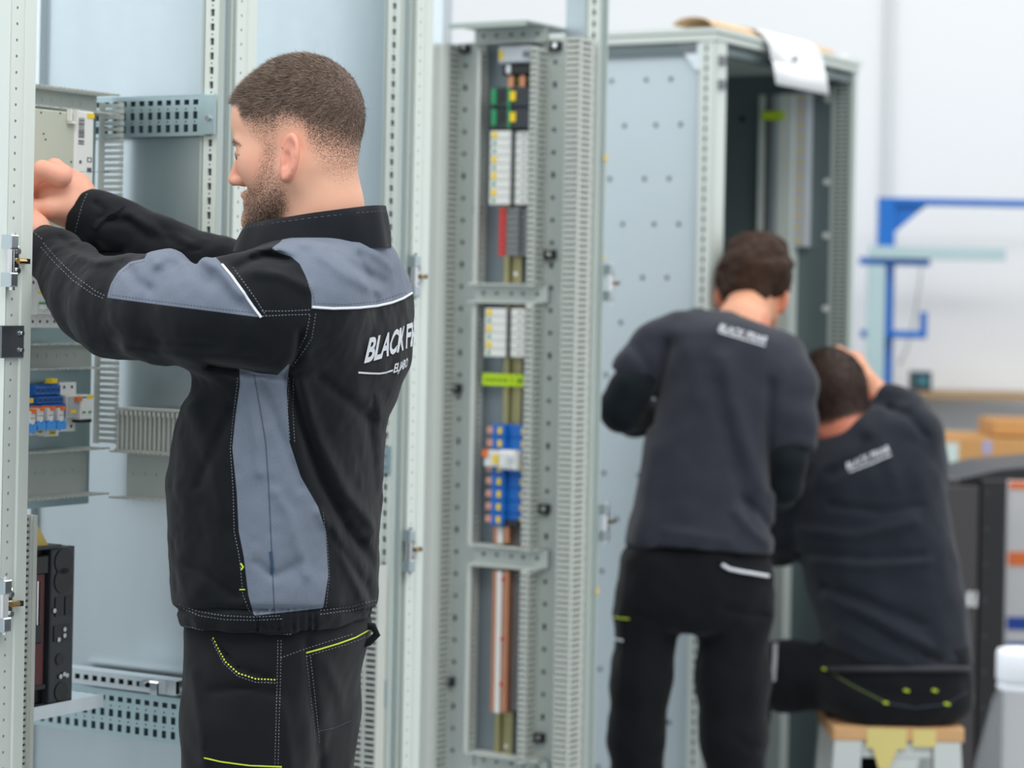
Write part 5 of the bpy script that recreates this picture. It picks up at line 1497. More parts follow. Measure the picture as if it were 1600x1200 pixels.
sc = poly_sd(Q, [(374, 576), (375, 600), (368, 650), (363, 700), (370, 770), (373, 830), (381, 870), (388, 930), (397, 962), (432, 958), (470, 954), (505, 950), (513, 900), (509, 830), (497, 792), (470, 745), (452, 690), (448, 610), (452, 568), (434, 586), (404, 583)])
sc = np.where(sidev > -.05, sc, -9)
grey = np.maximum(np.maximum(sd, sb), sc)
jk = np_mesh('jacket', V, F, 'jacket_cloth', {'grey': grey}, man1, base1, 'black work jacket with grey panels')
bj = bvh_of(jk)
sw = lambda pts, name, m_, **k: seam(bj, base1, pts, name, m_, jk, **k)
sw([(487, 480), (520, 482), (560, 481), (590, 478), (612, 473), (630, 466), (643, 458)], 'reflective_piping', 'piping_white', tube=.0019)
sw([(347, 414), (362, 432), (380, 457), (395, 478), (408, 496)], 'reflective_piping', 'piping_white', tube=.0019)
for pts in ([(364, 418), (380, 440), (400, 468), (416, 494)], [(409, 486), (450, 486), (486, 484)], [(410, 494), (450, 492), (486, 491)],
            [(68, 380), (90, 405), (118, 432), (150, 455), (166, 463)], [(64, 386), (86, 411), (114, 438), (146, 460), (164, 467)],
            [(484, 492), (478, 525), (465, 550), (452, 572)], [(493, 490), (487, 528), (472, 553), (458, 572)],
            [(451, 590), (449, 640), (453, 690)], [(459, 592), (457, 640), (460, 690)],
            [(372, 590), (366, 640), (360, 700), (364, 760), (366, 830), (374, 870), (380, 930), (391, 958)], [(504, 800), (511, 850), (514, 900), (509, 948)],
            [(280, 944), (310, 956), (350, 962), (395, 964), (440, 962)], [(282, 949), (312, 962), (352, 968), (398, 969), (440, 967)], [(500, 954), (545, 948), (590, 937)], [(500, 960), (545, 954), (590, 943)],
            [(290, 978), (330, 987), (380, 990), (437, 991), (500, 989), (575, 976)], [(52, 362), (66, 374)], [(136, 303), (128, 322), (122, 345), (118, 362)]):
    sw(pts, 'stitching', 'stitch_grey', dash=True, wd=.0005)
for pts in ([(491, 474), (540, 476), (590, 471), (636, 456)], [(172, 466), (176, 446), (188, 428), (206, 413), (226, 408)], [(176, 461), (250, 471), (330, 481), (400, 489)], [(480, 438), (489, 458), (491, 474)]):
    sw(pts, 'stitching', 'stitch_dark', dash=True, wd=.0005)
sw([(397, 586), (405, 630), (415, 690), (420, 760), (423, 830), (425, 870), (427, 920), (429, 958)], 'side_seam', 'stitch_dark', wd=.0007)
sw([(423, 862), (425, 878), (425, 896)], 'zip_tab', 'tab_blue', tube=.0024, label='small blue zip tab')
sw([(376, 880), (380, 886), (377, 890)], 'zip_pull', 'stitch_lime', tube=.0014); sw([(375, 921), (379, 921), (383, 921)], 'bar_tack', 'stitch_lime', tube=.0010)
sw([(148, 356), (158, 347), (172, 337), (184, 327), (190, 322)], 'cuff_strap', 'collar_cloth', tube=.009, lift=-.004)
# lettering across the back, laid round the trunk
def wrap_text(body, size, px0, py0, shear, bold, rise=0.0, ps=1.0, name='lettering', wx=1.0):
    Vt, Ft = text_mesh(body, size, shear, bold, ps)
    c0 = torso.tab
    zz = W(px0, py0, Z1).z
    cx, cy, A, B = [q[0] for q in lerp_tab(np.array([zz]), torso.tab)]
    p0_, _ = on_cloth(bj, base1, px0, py0); p0_ = p0_ + base1
    ang0 = math.atan2(p0_.y - cy, p0_.x - cx)
    R_ = .185
    mb = MB(); vs = []
    for x, y, _ in Vt:
        x *= wx
        an = ang0 + x / R_
        dr_ = Vector((math.cos(an), math.sin(an), 0)); z_ = zz + y + rise * x
        h = bj.ray_cast(Vector((cx, cy, z_)) + dr_ * .6 - base1, -dr_)
        if h[0] is None: vs.append(tuple(Vector((cx, cy, z_)) + dr_ * .2 - base1))
        else: vs.append(tuple(h[0] + dr_ * .0014))
    mb.add(vs, Ft)
    return mb.build(name, 'logo_grey', jk, None, False, 'pale lettering')
wrap_text('BLACK FRIAR', .049, 567, 563, .30, .0016, rise=.10, wx=1.2)
wrap_text('ELJABO', .019, 613, 582, .22, .0005, rise=.12, wx=1.2)
sw([(559, 582), (575, 583), (592, 583.5), (602, 582), (613, 578.5)], 'underline', 'logo_grey', wd=.0014, lift=.0012)

# stand-up collar
def collar_pts(ph, h, off=0.0):
    c = np.array(W(489, 366, Z1)); A_ = .112 + off + .012 * (1 - h); B_ = .083 + off + .024 * (1 - h)
    p_ = c + f3 * A_ * math.cos(ph) + l3 * B_ * math.sin(ph)
    z = (-.010 * math.cos(ph) - .004 * math.sin(ph)) + (h - .45) * (.052 - .012 * math.cos(ph))
    return p_ + np.array((0, 0, z))
mb = MB(); n_ = 72; rows_ = [(0.0, 0), (.35, .002), (.75, .001), (1.0, 0), (1.0, -.005), (.5, -.006), (0.0, -.006)]
vs = []
for h_, of in rows_:
    for k in range(n_):
        ph = 2 * math.pi * k / n_
        wob = .0022 * math.sin(5 * ph + 3 * h_) + .0016 * math.sin(11 * ph)
        vs.append(tuple(collar_pts(ph, h_, of + wob) - np.array(base1)))
fs_ = []
for i in range(len(rows_) - 1):
    for k in range(n_):
        k2 = (k + 1) % n_; fs_.append((i * n_ + k, i * n_ + k2, (i + 1) * n_ + k2, (i + 1) * n_ + k))
mb.add(vs, fs_); col1 = mb.build('collar', 'collar_cloth', man1, None, True)
mb = MB()
for k in range(0, 144, 2):
    a = collar_pts(2 * math.pi * k / 144, .86, .0025) - np.array(base1); b = collar_pts(2 * math.pi * (k + 1) / 144, .86, .0025) - np.array(base1)
    up = np.array((0, 0, .0006)); mb.quad(a - up, b - up, b + up, a + up)
mb.build('stitching', 'stitch_dark', col1)

# trousers
pel = Loft([(950, 304, 564, .175, Z1), (985, 301, 569, .18, Z1), (1030, 300, 561, .182, Z1), (1060, 301, 554, .18, Z1), (1130, 307, 539, .175, Z1), (1180, 315, 529, .165, Z1), (1230, 322, 520, .16, Z1)], TH1)
hipN = np.array(W(425, 1130, Z1)) + l3 * .088; hipF = np.array(W(430, 1130, Z1)) - l3 * .088
def flo(p, dx, dy, z): return np.array((p[0] + dx, p[1] + dy, z))
legN = [(hipN, .086), (flo(hipN, -.01, 0, .50), .074), (flo(hipN, .01, .01, .30), .070), (flo(hipN, .02, .01, .06), .068)]
legF = [(hipF, .086), (flo(hipF, -.03, .02, .50), .074), (flo(hipF, -.02, .02, .30), .070), (flo(hipF, -.01, .02, .06), .068)]
TF = [([(330, 1080), (380, 1075), (430, 1082)], -.004, 6), ([(480, 1000), (485, 1080), (495, 1150), (500, 1200)], -.006, 7), ([(300, 1050), (312, 1120), (320, 1190)], .005, 9), ([(440, 1100), (450, 1160), (455, 1200)], .004, 9), ([(510, 1040), (530, 1080), (540, 1120)], .004, 9), ([(345, 1010), (375, 1045), (425, 1060)], -.004, 4)]
def trou_fn(P):
    d = pel(P)
    d = smin(d, chain(P, legN, .03), .05); d = smin(d, chain(P, legF, .03), .05)
    d = np.maximum(d, .055 - P[:, 2])
    near = np.abs(d) < .04
    if near.any():
        Pn = P[near]; Q = PX(Pn); b_ = np.zeros(len(Q))
        sd_ = smooth01(((Pn - tc1) @ l3 + .06) / .08)
        for pts, amp, wd in TF: b_ += amp * np.exp(-(line_d(Q, pts) / wd) ** 2) * sd_
        d = d.copy(); d[near] -= b_ + .004 * vnoise(Pn * np.array((1, 1, .5)), 14, 3) + .0015 * vnoise(Pn, 40, 4)
    return d
V, F = extract(trou_fn, (base1.x - .28, Z1 - .32, .03), (base1.x + .28, Z1 + .34, W(430, 955, Z1).z), .006)
tr1 = np_mesh('trousers', V, F, 'trouser_cloth', None, man1, base1, 'black work trousers with lime stitching')
bt1 = bvh_of(tr1)
st = lambda pts, name, m_, **k: seam(bt1, base1, pts, name, m_, tr1, **k)
st([(333, 996), (340, 1012), (352, 1034), (372, 1052), (400, 1061), (430, 1062)], 'pocket_piping', 'stitch_lime', wd=.0010, dash=True)
st([(331, 999), (338, 1015), (350, 1037), (371, 1056), (400, 1066), (430, 1067)], 'stitching', 'stitch_grey', wd=.0005, dash=True)
st([(478, 1020), (500, 1014), (530, 1005), (555, 996), (577, 984)], 'pocket_piping', 'stitch_lime', wd=.0012)
st([(438, 1028), (470, 1016), (510, 1003), (550, 991)], 'stitching', 'stitch_grey', wd=.0005, dash=True)
st([(434, 1000), (433, 1060), (431, 1130), (429, 1198)], 'stitching', 'stitch_grey', wd=.0005, dash=True)
st([(439, 1000), (438, 1060), (436, 1130), (434, 1198)], 'stitching', 'stitch_grey', wd=.0005, dash=True)
st([(478, 1024), (484, 1080), (493, 1160)], 'stitching', 'stitch_grey', wd=.0005, dash=True); st([(485, 1026), (491, 1080), (499, 1160)], 'stitching', 'stitch_grey', wd=.0005, dash=True)
st([(478, 1026), (495, 1020), (540, 1007), (575, 994)], 'stitching', 'stitch_grey', wd=.0005, dash=True)
st([(497, 1142), (520, 1138), (548, 1126)], 'stitching', 'stitch_dark', wd=.0006)
st([(319, 1184), (345, 1190), (390, 1196), (440, 1198)], 'pocket_piping', 'stitch_lime', wd=.0011)
mb = MB(); p_ = Vector(W(581, 985, Z1 + .02)) - base1
mb.tube([p_ + Vector((-.02, 0, .008)), p_ + Vector((.002, 0, .006)), p_ + Vector((.008, 0, -.006)), p_ + Vector((-.004, 0, -.018)), p_ + Vector((-.02, 0, -.024))], .006, 8)
mb.build('belt_loop', 'trouser_cloth', tr1, None, True)
def boot(p, hd, parent, base, mt='black_plastic', s=1.0):
    """work shoe: sole and upper"""
    c, s_ = math.cos(hd), math.sin(hd)
    def fnb(P):
        q = P - np.array((p[0], p[1], 0)); x = q[:, 0] * c + q[:, 1] * s_; y = -q[:, 0] * s_ + q[:, 1] * c; z = q[:, 2]
        R_ = np.stack([x, y, z], 1)
        d = chain(R_, [(np.array((-.05, 0, .045)), .045), (np.array((.07, 0, .048)), .046), (np.array((.16, 0, .036)), .036)], .03)
        d = smin(d, rcone(R_, np.array((-.03, 0, .05)), np.array((-.035, 0, .12)), .048, .05), .03)
        return np.maximum(d, .004 - z)
    V, F = extract(fnb, (p[0] - .26, p[1] - .26, -.01), (p[0] + .26, p[1] + .26, .2), .009)
    return np_mesh('work_shoe', V, F, mt, None, parent, base)
hd1 = math.atan2(f3[1], f3[0])
boot(legN[-1][0], hd1, man1, base1); boot(legF[-1][0], hd1, man1, base1)

# ---- head, neck and hands: one continuous body
TH = math.radians(17)
Hc = np.array(W(466, 210, Z1)); hf = np.array((-math.cos(TH), math.sin(TH), 0)); hl = np.array((-math.sin(TH), -math.cos(TH), 0)); hu = np.array((0, 0, 1.0))
tl = math.radians(5)
hf, hu = hf * math.cos(tl) - hu * math.sin(tl), hu * math.cos(tl) + hf * math.sin(tl)
HA = [hf, hl, hu]
def hp(f, l, u): return Hc + (hf * f + hl * l + hu * u) * .001
def head_fn(P, ears=True):
    """head shape; f forward, l to the person's left, u up, in millimetres"""
    d = ellip(P, hp(-8, 0, 28), HA, (.099, .075, .094))
    d = smin(d, ellip(P, hp(34, 0, -28), HA, (.058, .058, .098)), .03)
    d = smin(d, ellip(P, hp(52, 0, 30), HA, (.046, .060, .052)), .03)           # forehead
    for s_ in (-1, 1):
        d = smin(d, rcone(P, hp(-2, 48 * s_, -70), hp(70, 14 * s_, -128), .020, .019), .03)     # jaw
        d = smin(d, ellip(P, hp(58, 42 * s_, -42), HA, (.026, .022, .034)), .022)     # cheek
        d = smin(d, rcone(P, hp(86, 12 * s_, -6), hp(74, 44 * s_, -8), .0105, .009), .014)     # brow
        d = smax(d, -ellip(P, hp(96, 33 * s_, -28), HA, (.014, .020, .012)), .014)
        d = smin(d, ellip(P, hp(80, 32 * s_, -25), HA, (.0125, .016, .010)), .005)        # eye socket
    d = smin(d, rcone(P, hp(90, 0, -14), hp(110, 0, -60), .0075, .0105), .012)        # nose
    for s_ in (-1, 1): d = smin(d, ellip(P, hp(99, 11 * s_, -64), HA, (.012, .0075, .008)), .006)
    d = smin(d, rcone(P, hp(72, 0, -132), hp(79, 0, -128), .022, .019), .02)         # chin
    d = smin(d, ellip(P, hp(86, 0, -87), HA, (.013, .023, .008)), .010)             # lips
    d = smin(d, ellip(P, hp(83, 0, -100), HA, (.012, .021, .008)), .009)
    d = smax(d, -rcone(P, hp(98, -20, -94), hp(98, 20, -94), .0028, .0028), .004)
    # ears
    if not ears: return d
    for s_ in (-1, 1):
        ec = hp(-19, 74 * s_, -42)
        full_P, full_d = P, d
        m_ = np.linalg.norm(P - ec.astype(P.dtype), axis=1) < .075
        if not m_.any(): continue
        P = P[m_]; d = d[m_]; ea = hf * .10 + hl * s_ * .0 + hu * .0
        tilt = math.radians(-14)
        e_u = hu * math.cos(tilt) + hf * math.sin(tilt); e_f = hf * math.cos(tilt) - hu * math.sin(tilt)
        # ear stands off the skull at its back edge
        e_n = hl * s_ * math.cos(.42) + e_f * math.sin(.42); e_f2 = e_f * math.cos(.42) - hl * s_ * math.sin(.42)
        ax = [e_f2, e_n, e_u]
        e = ellip(P, ec + e_n * .006, ax, (.018, .007, .034))
        e = smin(e, ellip(P, ec + e_n * .004 - e_u * .026 + e_f2 * .005, ax, (.010, .006, .011)), .008)
        q = (P - (ec + e_n * .010)) @ np.array(ax).T
        rr = np.sqrt((q[:, 0] / .0165) ** 2 + (q[:, 2] / .0315) ** 2)
        tor = np.sqrt(((rr - 1) * .020) ** 2 + q[:, 1] ** 2) - .0036
        tor = np.where((q[:, 0] > .006) & (q[:, 2] < .012), .02, tor)
        e = smin(e, tor, .004)
        e = smax(e, -ellip(P, ec + e_n * .013 + e_f2 * .002 - e_u * .004, ax, (.0085, .008, .014)), .004)
        e = smax(e, -ellip(P, ec + e_n * .014 - e_f2 * .004 + e_u * .014, ax, (.0075, .0055, .009)), .004)
        e = smin(e, ellip(P, ec + e_n * .008 + e_f2 * .010 - e_u * .008, ax, (.004, .004, .007)), .004)
        full_d = full_d.copy(); full_d[m_] = smin(d, e, .006); P = full_P; d = full_d
    return d
neck = [(hp(-28, 0, -50), .062), (np.array(W(504, 330, Z1)), .0575), (np.array(W(503, 390, Z1)), .062)]
def P3(px, py, Z, r): return (cr(px, py, Z), r * Z / FPX)
# hands
def hand_far():
    c = []
    palm = [P3(128, 332, 3.980, 31), P3(106, 310, 3.990, 41), P3(88, 298, 4.000, 40)]
    fing = [[P3(96, 276, 3.933, 17), P3(66, 266, 3.928, 15.5), P3(46, 284, 3.943, 13), P3(40, 308, 3.963, 11)],
            [P3(100, 274, 3.968, 16.5), P3(85, 262, 3.973, 14.5), P3(52, 276, 3.993, 12.5), P3(38, 304, 3.998, 11)],
            [P3(90, 296, 3.993, 15), P3(64, 292, 4.008, 13.5), P3(44, 306, 4.018, 11.5), P3(38, 326, 4.008, 10)],
            [P3(92, 312, 3.998, 14), P3(66, 314, 4.013, 12), P3(48, 324, 4.018, 10), P3(40, 338, 4.008, 9)]]
    thumb = [P3(112, 324, 3.960, 21), P3(80, 325, 3.948, 17), P3(54, 326, 3.950, 13.5), P3(34, 316, 3.965, 11)]
    return palm, fing, thumb
def hand_near():
    palm = [P3(66, 392, 3.905, 27), P3(44, 366, 3.910, 33), P3(26, 350, 3.930, 34)]
    fing = [[P3(26, 330, 3.920, 14), P3(2, 322, 3.940, 13), P3(-16, 336, 3.960, 11), P3(-20, 354, 3.970, 10)],
            [P3(20, 340, 3.945, 14), P3(-4, 336, 3.965, 13), P3(-20, 350, 3.980, 11), P3(-22, 368, 3.980, 10)],
            [P3(18, 354, 3.960, 13), P3(-4, 354, 3.980, 12), P3(-18, 366, 3.990, 10.5), P3(-20, 380, 3.980, 9.5)],
            [P3(20, 368, 3.960, 12), P3(0, 372, 3.975, 11), P3(-12, 382, 3.980, 9.5), P3(-14, 394, 3.970, 8.5)]]
    thumb = [P3(46, 360, 3.885, 18), P3(24, 344, 3.875, 14), P3(2, 340, 3.890, 12), P3(-12, 332, 3.920, 10)]
    return palm, fing, thumb
HANDS = [hand_far(), hand_near()]
def hand_shape(P, palm, fing, thumb):
    h_ = chain(P, palm, .02)
    for fg in fing: h_ = smin(h_, chain(P, fg, .004), .0045)
    return smin(h_, chain(P, thumb, .005), .012)
def within(P, c, r, fn):
    """evaluate a detailed shape only near it"""
    q = np.linalg.norm(P - np.array(c, P.dtype), axis=1); d = q - r + .03
    m_ = q < r
    if m_.any(): d[m_] = np.minimum(fn(P[m_]), .2)
    return d
def body_fn(P):
    d = within(P, Hc, .24, lambda p: smin(head_fn(p), chain(p, neck, .03), .028))
    for palm, fing, thumb in HANDS:
        d = np.minimum(d, within(P, palm[1][0], .19, lambda p: hand_shape(p, palm, fing, thumb)))
    # slim core under the clothes that joins head, arms and hands
    core = smin(chain(P, neck[1:], .03), chain(P, [(np.array(W(512, 390, Z1)), .06), (np.array(W(500, 470, Z1)), .07), (np.array(W(440, 900, Z1)), .08)], .02), .02)
    core = smin(core, chain(P, [(np.array(W(500, 450, Z1)), .05)] + [(q[0], q[1] * .42) for q in armL[1:-1]] + [(HANDS[1][0][0][0], .026)], .02), .02)
    core = smin(core, chain(P, [(np.array(W(500, 450, Z1)), .05)] + [(q[0], q[1] * .42) for q in armR[1:-1]] + [(HANDS[0][0][0][0], .027)], .02), .02)
    return smin(d, core, .012)
V, F = extract(body_fn, (W(-40, 300, 4.0).x, 3.45, W(430, 1000, Z1).z), (W(600, 300, Z1).x, 4.22, W(466, 70, Z1).z), .0030)
Q = PX(V); rel = (V - Hc) @ np.array(HA).T * 1000
isH = (V[:, 2] > W(450, 372, Z1).z) & (Q[:, 0] > 330)
ytop = np.interp(Q[:, 0], [340, 374, 380, 400, 440, 480, 520, 571, 600], [160, 160, 176, 166, 164, 172, 184, 205, 210])
ybot = np.interp(Q[:, 0], [340, 372, 377, 386, 398, 412, 430, 436, 455, 474, 482, 500, 530, 571, 600], [169, 169, 196, 208, 226, 236, 232, 214, 205, 214, 246, 278, 302, 296, 296])
hair = np.where(isH, np.clip((ybot - Q[:, 1]) / np.maximum(ybot - ytop, 8), 0, 1), 0)
hair = np.where(rel[:, 1] > -40, hair, np.where(isH, np.clip((rel[:, 2] - 10) / 50, 0, 1), 0))
ear = isH & (np.abs(rel[:, 1]) > 50) & (rel[:, 2] < 6) & (rel[:, 2] > -90) & (rel[:, 0] > -50) & (rel[:, 0] < 16)
ear[ear] = np.minimum(head_fn(V[ear], False), smin(head_fn(V[ear], False), chain(V[ear], neck, .03), .028)) > .002
hair = np.where(ear, 0, hair)
hair = np.where(rel[:, 0] > 88, np.where(rel[:, 2] > 50, hair, 0), hair) ** 1.25
bd = poly_sd(Q, [(410, 220), (432, 224), (436, 262), (448, 300), (450, 328), (432, 356), (400, 362), (378, 356), (375, 330), (379, 306), (366, 300), (368, 290), (384, 294), (394, 292), (402, 266)])
beard = np.where(isH & ~ear, smooth01((bd + 7) / 20) * np.interp(Q[:, 1], [215, 260, 290, 320, 345], [.28, .34, .5, .78, .95]), 0)
brow = np.maximum(poly_sd(Q, [(359, 219), (364, 217), (374, 224), (378, 229), (370, 227), (360, 224)]), poly_sd(Q, [(358, 241), (366, 240), (374, 242), (366, 244)]))
beard = np.maximum(beard, np.where(isH & (rel[:, 0] > 60), smooth01((brow + 2) / 4) * .9, 0))
beard = np.where(rel[:, 1] > -40, beard, np.where(isH & (rel[:, 2] < -60), .6, 0))
pink = np.where(ear, .75, 0.0) + np.where(isH, .45 * np.exp(-((rel[:, 0] - 108) ** 2 + (rel[:, 2] + 46) ** 2) / 500.), 0) + np.where(isH, .35 * np.exp(-((Q[:, 0] - 400) ** 2 + (Q[:, 1] - 255) ** 2) / 900.), 0)
lip = poly_sd(Q, [(366, 297), (374, 298), (382, 304), (374, 309), (368, 305)]); pink = np.maximum(pink, np.where(isH, smooth01((lip + 2) / 4) * .6, 0))
hnd = Q[:, 0] < 150
pink = np.where(hnd, .25 + .3 * np.clip(1 - np.abs(Q[:, 1] - 268) / 22, 0, 1), pink)
body1 = np_mesh('body', V, F, 'skin_fair', {'hair': hair, 'beard': beard, 'pink': np.clip(pink, 0, 1)}, man1, base1)
NR = vnormals(V, F)
for s_ in (-1, 1):
    mb = MB(); ec = Vector(hp(79.5, 32 * s_, -28)) - base1
    mb.lathe([(.0005, -.0115), (.006, -.0098), (.0098, -.006), (.0115, 0), (.0098, .006), (.006, .0098), (.0005, .0115)], 14)
    e_ = mb.build('eyeball', 'eye_white', man1, Matrix.Translation(ec), True)
    mb = MB(); ip = Vector(hf) * .0112
    mb.cyl(tuple(ip * .9), tuple(ip * 1.04), .0055, 12); mb.build('iris', 'taupe', e_)
# cropped hair: cap of short blades, denser on top
dn = np.where(hair > .25, (hair - .2) ** 1.6, 0) * isH
va, fa = strands('hair', V, NR, dn, .0120, hf * .9 - hu * .25, 34000, 'hair_short', man1, base1)
db = np.where(beard > .2, beard ** 2, 0) * isH * (rel[:, 2] < 0)
vb, fb = strands('beard', V, NR, db, .0055, -hu * .9, 5000, 'hair_short', man1, base1)
np_mesh('hair', va, fa, 'hair_short', None, man1, base1, 'cropped brown hair with faded sides')
np_mesh('beard', vb, fb, 'hair_short', None, man1, base1, 'short brown beard')
# ================================================================== the two workers in T-shirts at the rear cabinet
def gen_hand(w_, d_, n_, s=1.0, thumb_side=1):
    """wrist, pointing direction, back-of-hand normal -> palm and five curled fingers"""
    d_ = d_ / np.linalg.norm(d_); n_ = n_ - d_ * (n_ @ d_); n_ = n_ / np.linalg.norm(n_); sd = np.cross(d_, n_) * thumb_side
    palm = [(w_, .027 * s), (w_ + d_ * .045 * s, .034 * s), (w_ + d_ * .075 * s, .033 * s)]
    fing = []
    for k, (o, L_) in enumerate(((.030, .88), (.010, 1.0), (-.010, .95), (-.029, .76))):
        b = w_ + d_ * .082 * s + sd * o * s
        p1 = b + (d_ * .038 - n_ * .010) * L_ * s; p2 = p1 + (d_ * .014 - n_ * .026) * L_ * s; p3 = p2 + (-d_ * .004 - n_ * .020) * L_ * s
        fing.append([(b, .0105 * s), (p1, .0098 * s), (p2, .009 * s), (p3, .008 * s)])
    t0 = w_ + d_ * .030 * s + sd * .028 * s
    t1 = t0 + (d_ * .03 + sd * .022 - n_ * .008) * s; t2 = t1 + (d_ * .026 + sd * .004 - n_ * .012) * s
    return palm, fing, [(t0, .015 * s), (t1, .0115 * s), (t2, .0095 * s)]
def fold_fn(Pn, Q, folds):
    b_ = np.zeros(len(Q))
    for pts, amp, wd in folds: b_ += amp * np.exp(-(line_d(Q, pts) / wd) ** 2)
    return b_
def flat_text(bvh, base, body, px0, py0, px1, py1, hpx, parent, m_, bold, shear=.25):
    """lettering printed on cloth between two points of its base line"""
    Vt, Ft = text_mesh(body, 1.0, shear, bold)
    xs = [v[0] for v in Vt]; L_ = max(xs) - min(xs); x_ = min(xs)
    ux, uy = (px1 - px0), (py1 - py0); ll = math.hypot(ux, uy); vx, vy = uy / ll, -ux / ll
    vs = []
    for x, y, _ in Vt:
        f = (x - x_) / L_; q = (px0 + ux * f + vx * y / .72 * hpx, py0 + uy * f + vy * y / .72 * hpx)
        p_, n_ = on_cloth(bvh, base, q[0], q[1], .002)
        vs.append(tuple(p_) if p_ is not None else (0, 0, 1))
    mb = MB(); mb.add(vs, Ft); return mb.build('lettering', m_, parent, None, False, 'pale lettering')

# ---------------------------------------------------------------- standing worker
Z2 = 5.6
base2 = Vector(W(1090, 1200, Z2)); base2.z = 0
man2 = thing('person', 'person in charcoal T-shirt bending towards the rear cabinet', 'person', Matrix.Translation(base2), 'workers')
lean = lambda py: Z2 + max(0, (860 - py)) / 860 * .42
tee = Loft([(486, 1085, 1142, .06, lean(484) + .02), (500, 1060, 1180, .09, lean(500)), (516, 1042, 1214, .118, lean(520)), (530, 1036, 1236, .128, lean(530)), (550, 1028, 1246, .135, lean(550)), (600, 1026, 1248, .14, lean(600)), (650, 1016, 1240, .14, lean(650)), (700, 1005, 1222, .14, lean(700)),
            (780, 992, 1210, .14, lean(780)), (840, 980, 1207, .145, lean(840)), (870, 976, 1206, .148, Z2), (900, 974, 1206, .15, Z2)], 0.0, 2.4)
slL = [pr(1062, 528, lean(530), 44), pr(1030, 548, lean(540), 44), pr(1000, 582, lean(560) - .02, 40), pr(992, 594, lean(560) - .02, 39)]
slR = [pr(1216, 562, lean(560), 46), pr(1238, 600, lean(600) - .04, 40), pr(1241, 660, lean(660) - .06, 34), pr(1241, 700, lean(700) - .06, 33)]
dL = slL[-1][0] - slL[-2][0]; dL /= np.linalg.norm(dL); dR = slR[-1][0] - slR[-2][0]; dR /= np.linalg.norm(dR)
nkh = (cr(1172, 462, 5.86), cr(1184, 498, 5.80))
TEEF = [([(1045, 540), (1030, 600), (1018, 660)], -.014, 8), ([(1130, 560), (1150, 650), (1190, 760)], .010, 14), ([(1120, 600), (1140, 690), (1170, 800)], -.008, 10), ([(1205, 600), (1200, 680), (1205, 760)], -.014, 8), ([(1020, 700), (1010, 780), (1000, 840)], .006, 12),
        ([(1160, 780), (1185, 800), (1204, 830)], -.010, 7), ([(1150, 800), (1175, 830), (1200, 850)], .008, 7), ([(1040, 830), (1090, 838), (1140, 846)], .005, 8), ([(1060, 520), (1080, 560), (1090, 620)], .006, 14), ([(990, 540), (1010, 570), (1020, 596)], -.006, 7)]
def tee_fn(P):
    d = tee(P)
    a = np.maximum(chain(P, slL, .03), (P - slL[-1][0]) @ dL - .004); b = np.maximum(chain(P, slR, .03), (P - slR[-1][0]) @ dR - .004)
    d = smin(d, a, .04); d = smin(d, b, .04)
    d = smax(d, -rcone(P, nkh[0], nkh[1], .060, .054), .012)
    zc_ = np.interp(P[:, 0], [W(977, 852, Z2).x, W(1067, 848, Z2).x, W(1206, 862, Z2).x], [W(977, 853, Z2).z, W(1067, 849, Z2).z, W(1206, 862, Z2).z])
    d = np.maximum(d, zc_ - P[:, 2])
    near = np.abs(d) < .05
    if near.any():
        Pn = P[near]; d = d.copy(); d[near] -= fold_fn(Pn, PX(Pn), TEEF) + .005 * vnoise(Pn * np.array((1, 1, .5)), 9, 6) + .003 * vnoise(Pn, 22, 7)
    return d
V, F = extract(tee_fn, (W(940, 600, 5.8).x, 5.35, W(1100, 875, Z2).z), (W(1290, 600, 5.8).x, 6.15, W(1140, 470, 5.9).z + .03), .0075)
tee2 = np_mesh('t_shirt', V, F, 'tee_charcoal', None, man2, base2, 'charcoal T-shirt')
b2 = bvh_of(tee2)
flat_text(b2, base2, 'BLACK FRIAR', 1122, 516, 1196, 537, 10.5, tee2, 'logo_grey', .02)
seam(b2, base2, [(1123, 519), (1150, 527), (1195, 541)], 'underline', 'logo_grey', tee2, wd=.002, lift=.002)
# dark long undersleeves
udL = [pr(1012, 575, lean(560) - .02, 32), pr(985, 610, lean(600) - .03, 33), pr(970, 640, lean(620) - .02, 33), pr(992, 650, 5.86, 30), pr(1040, 655, 5.98, 27), pr(1080, 650, 6.0, 22)]
udR = [pr(1240, 640, lean(640) - .06, 29), pr(1232, 720, lean(720) - .06, 28), pr(1226, 758, lean(740) - .03, 27), pr(1216, 772, 5.80, 25), pr(1205, 770, 5.98, 20)]
def us_fn(P):
    d = np.minimum(chain(P, udL, .02), chain(P, udR, .02)); near = np.abs(d) < .03
    if near.any(): d = d.copy(); d[near] -= .004 * vnoise(P[near], 24, 9)
    return d
V, F = extract(us_fn, (W(925, 600, 5.8).x, 5.45, W(1100, 815, Z2).z), (W(1290, 600, 5.8).x, 6.12, W(1140, 530, 5.9).z), .0075)
np_mesh('undersleeves', V, F, 'sleeve_black', None, man2, base2, 'dark long undersleeves')
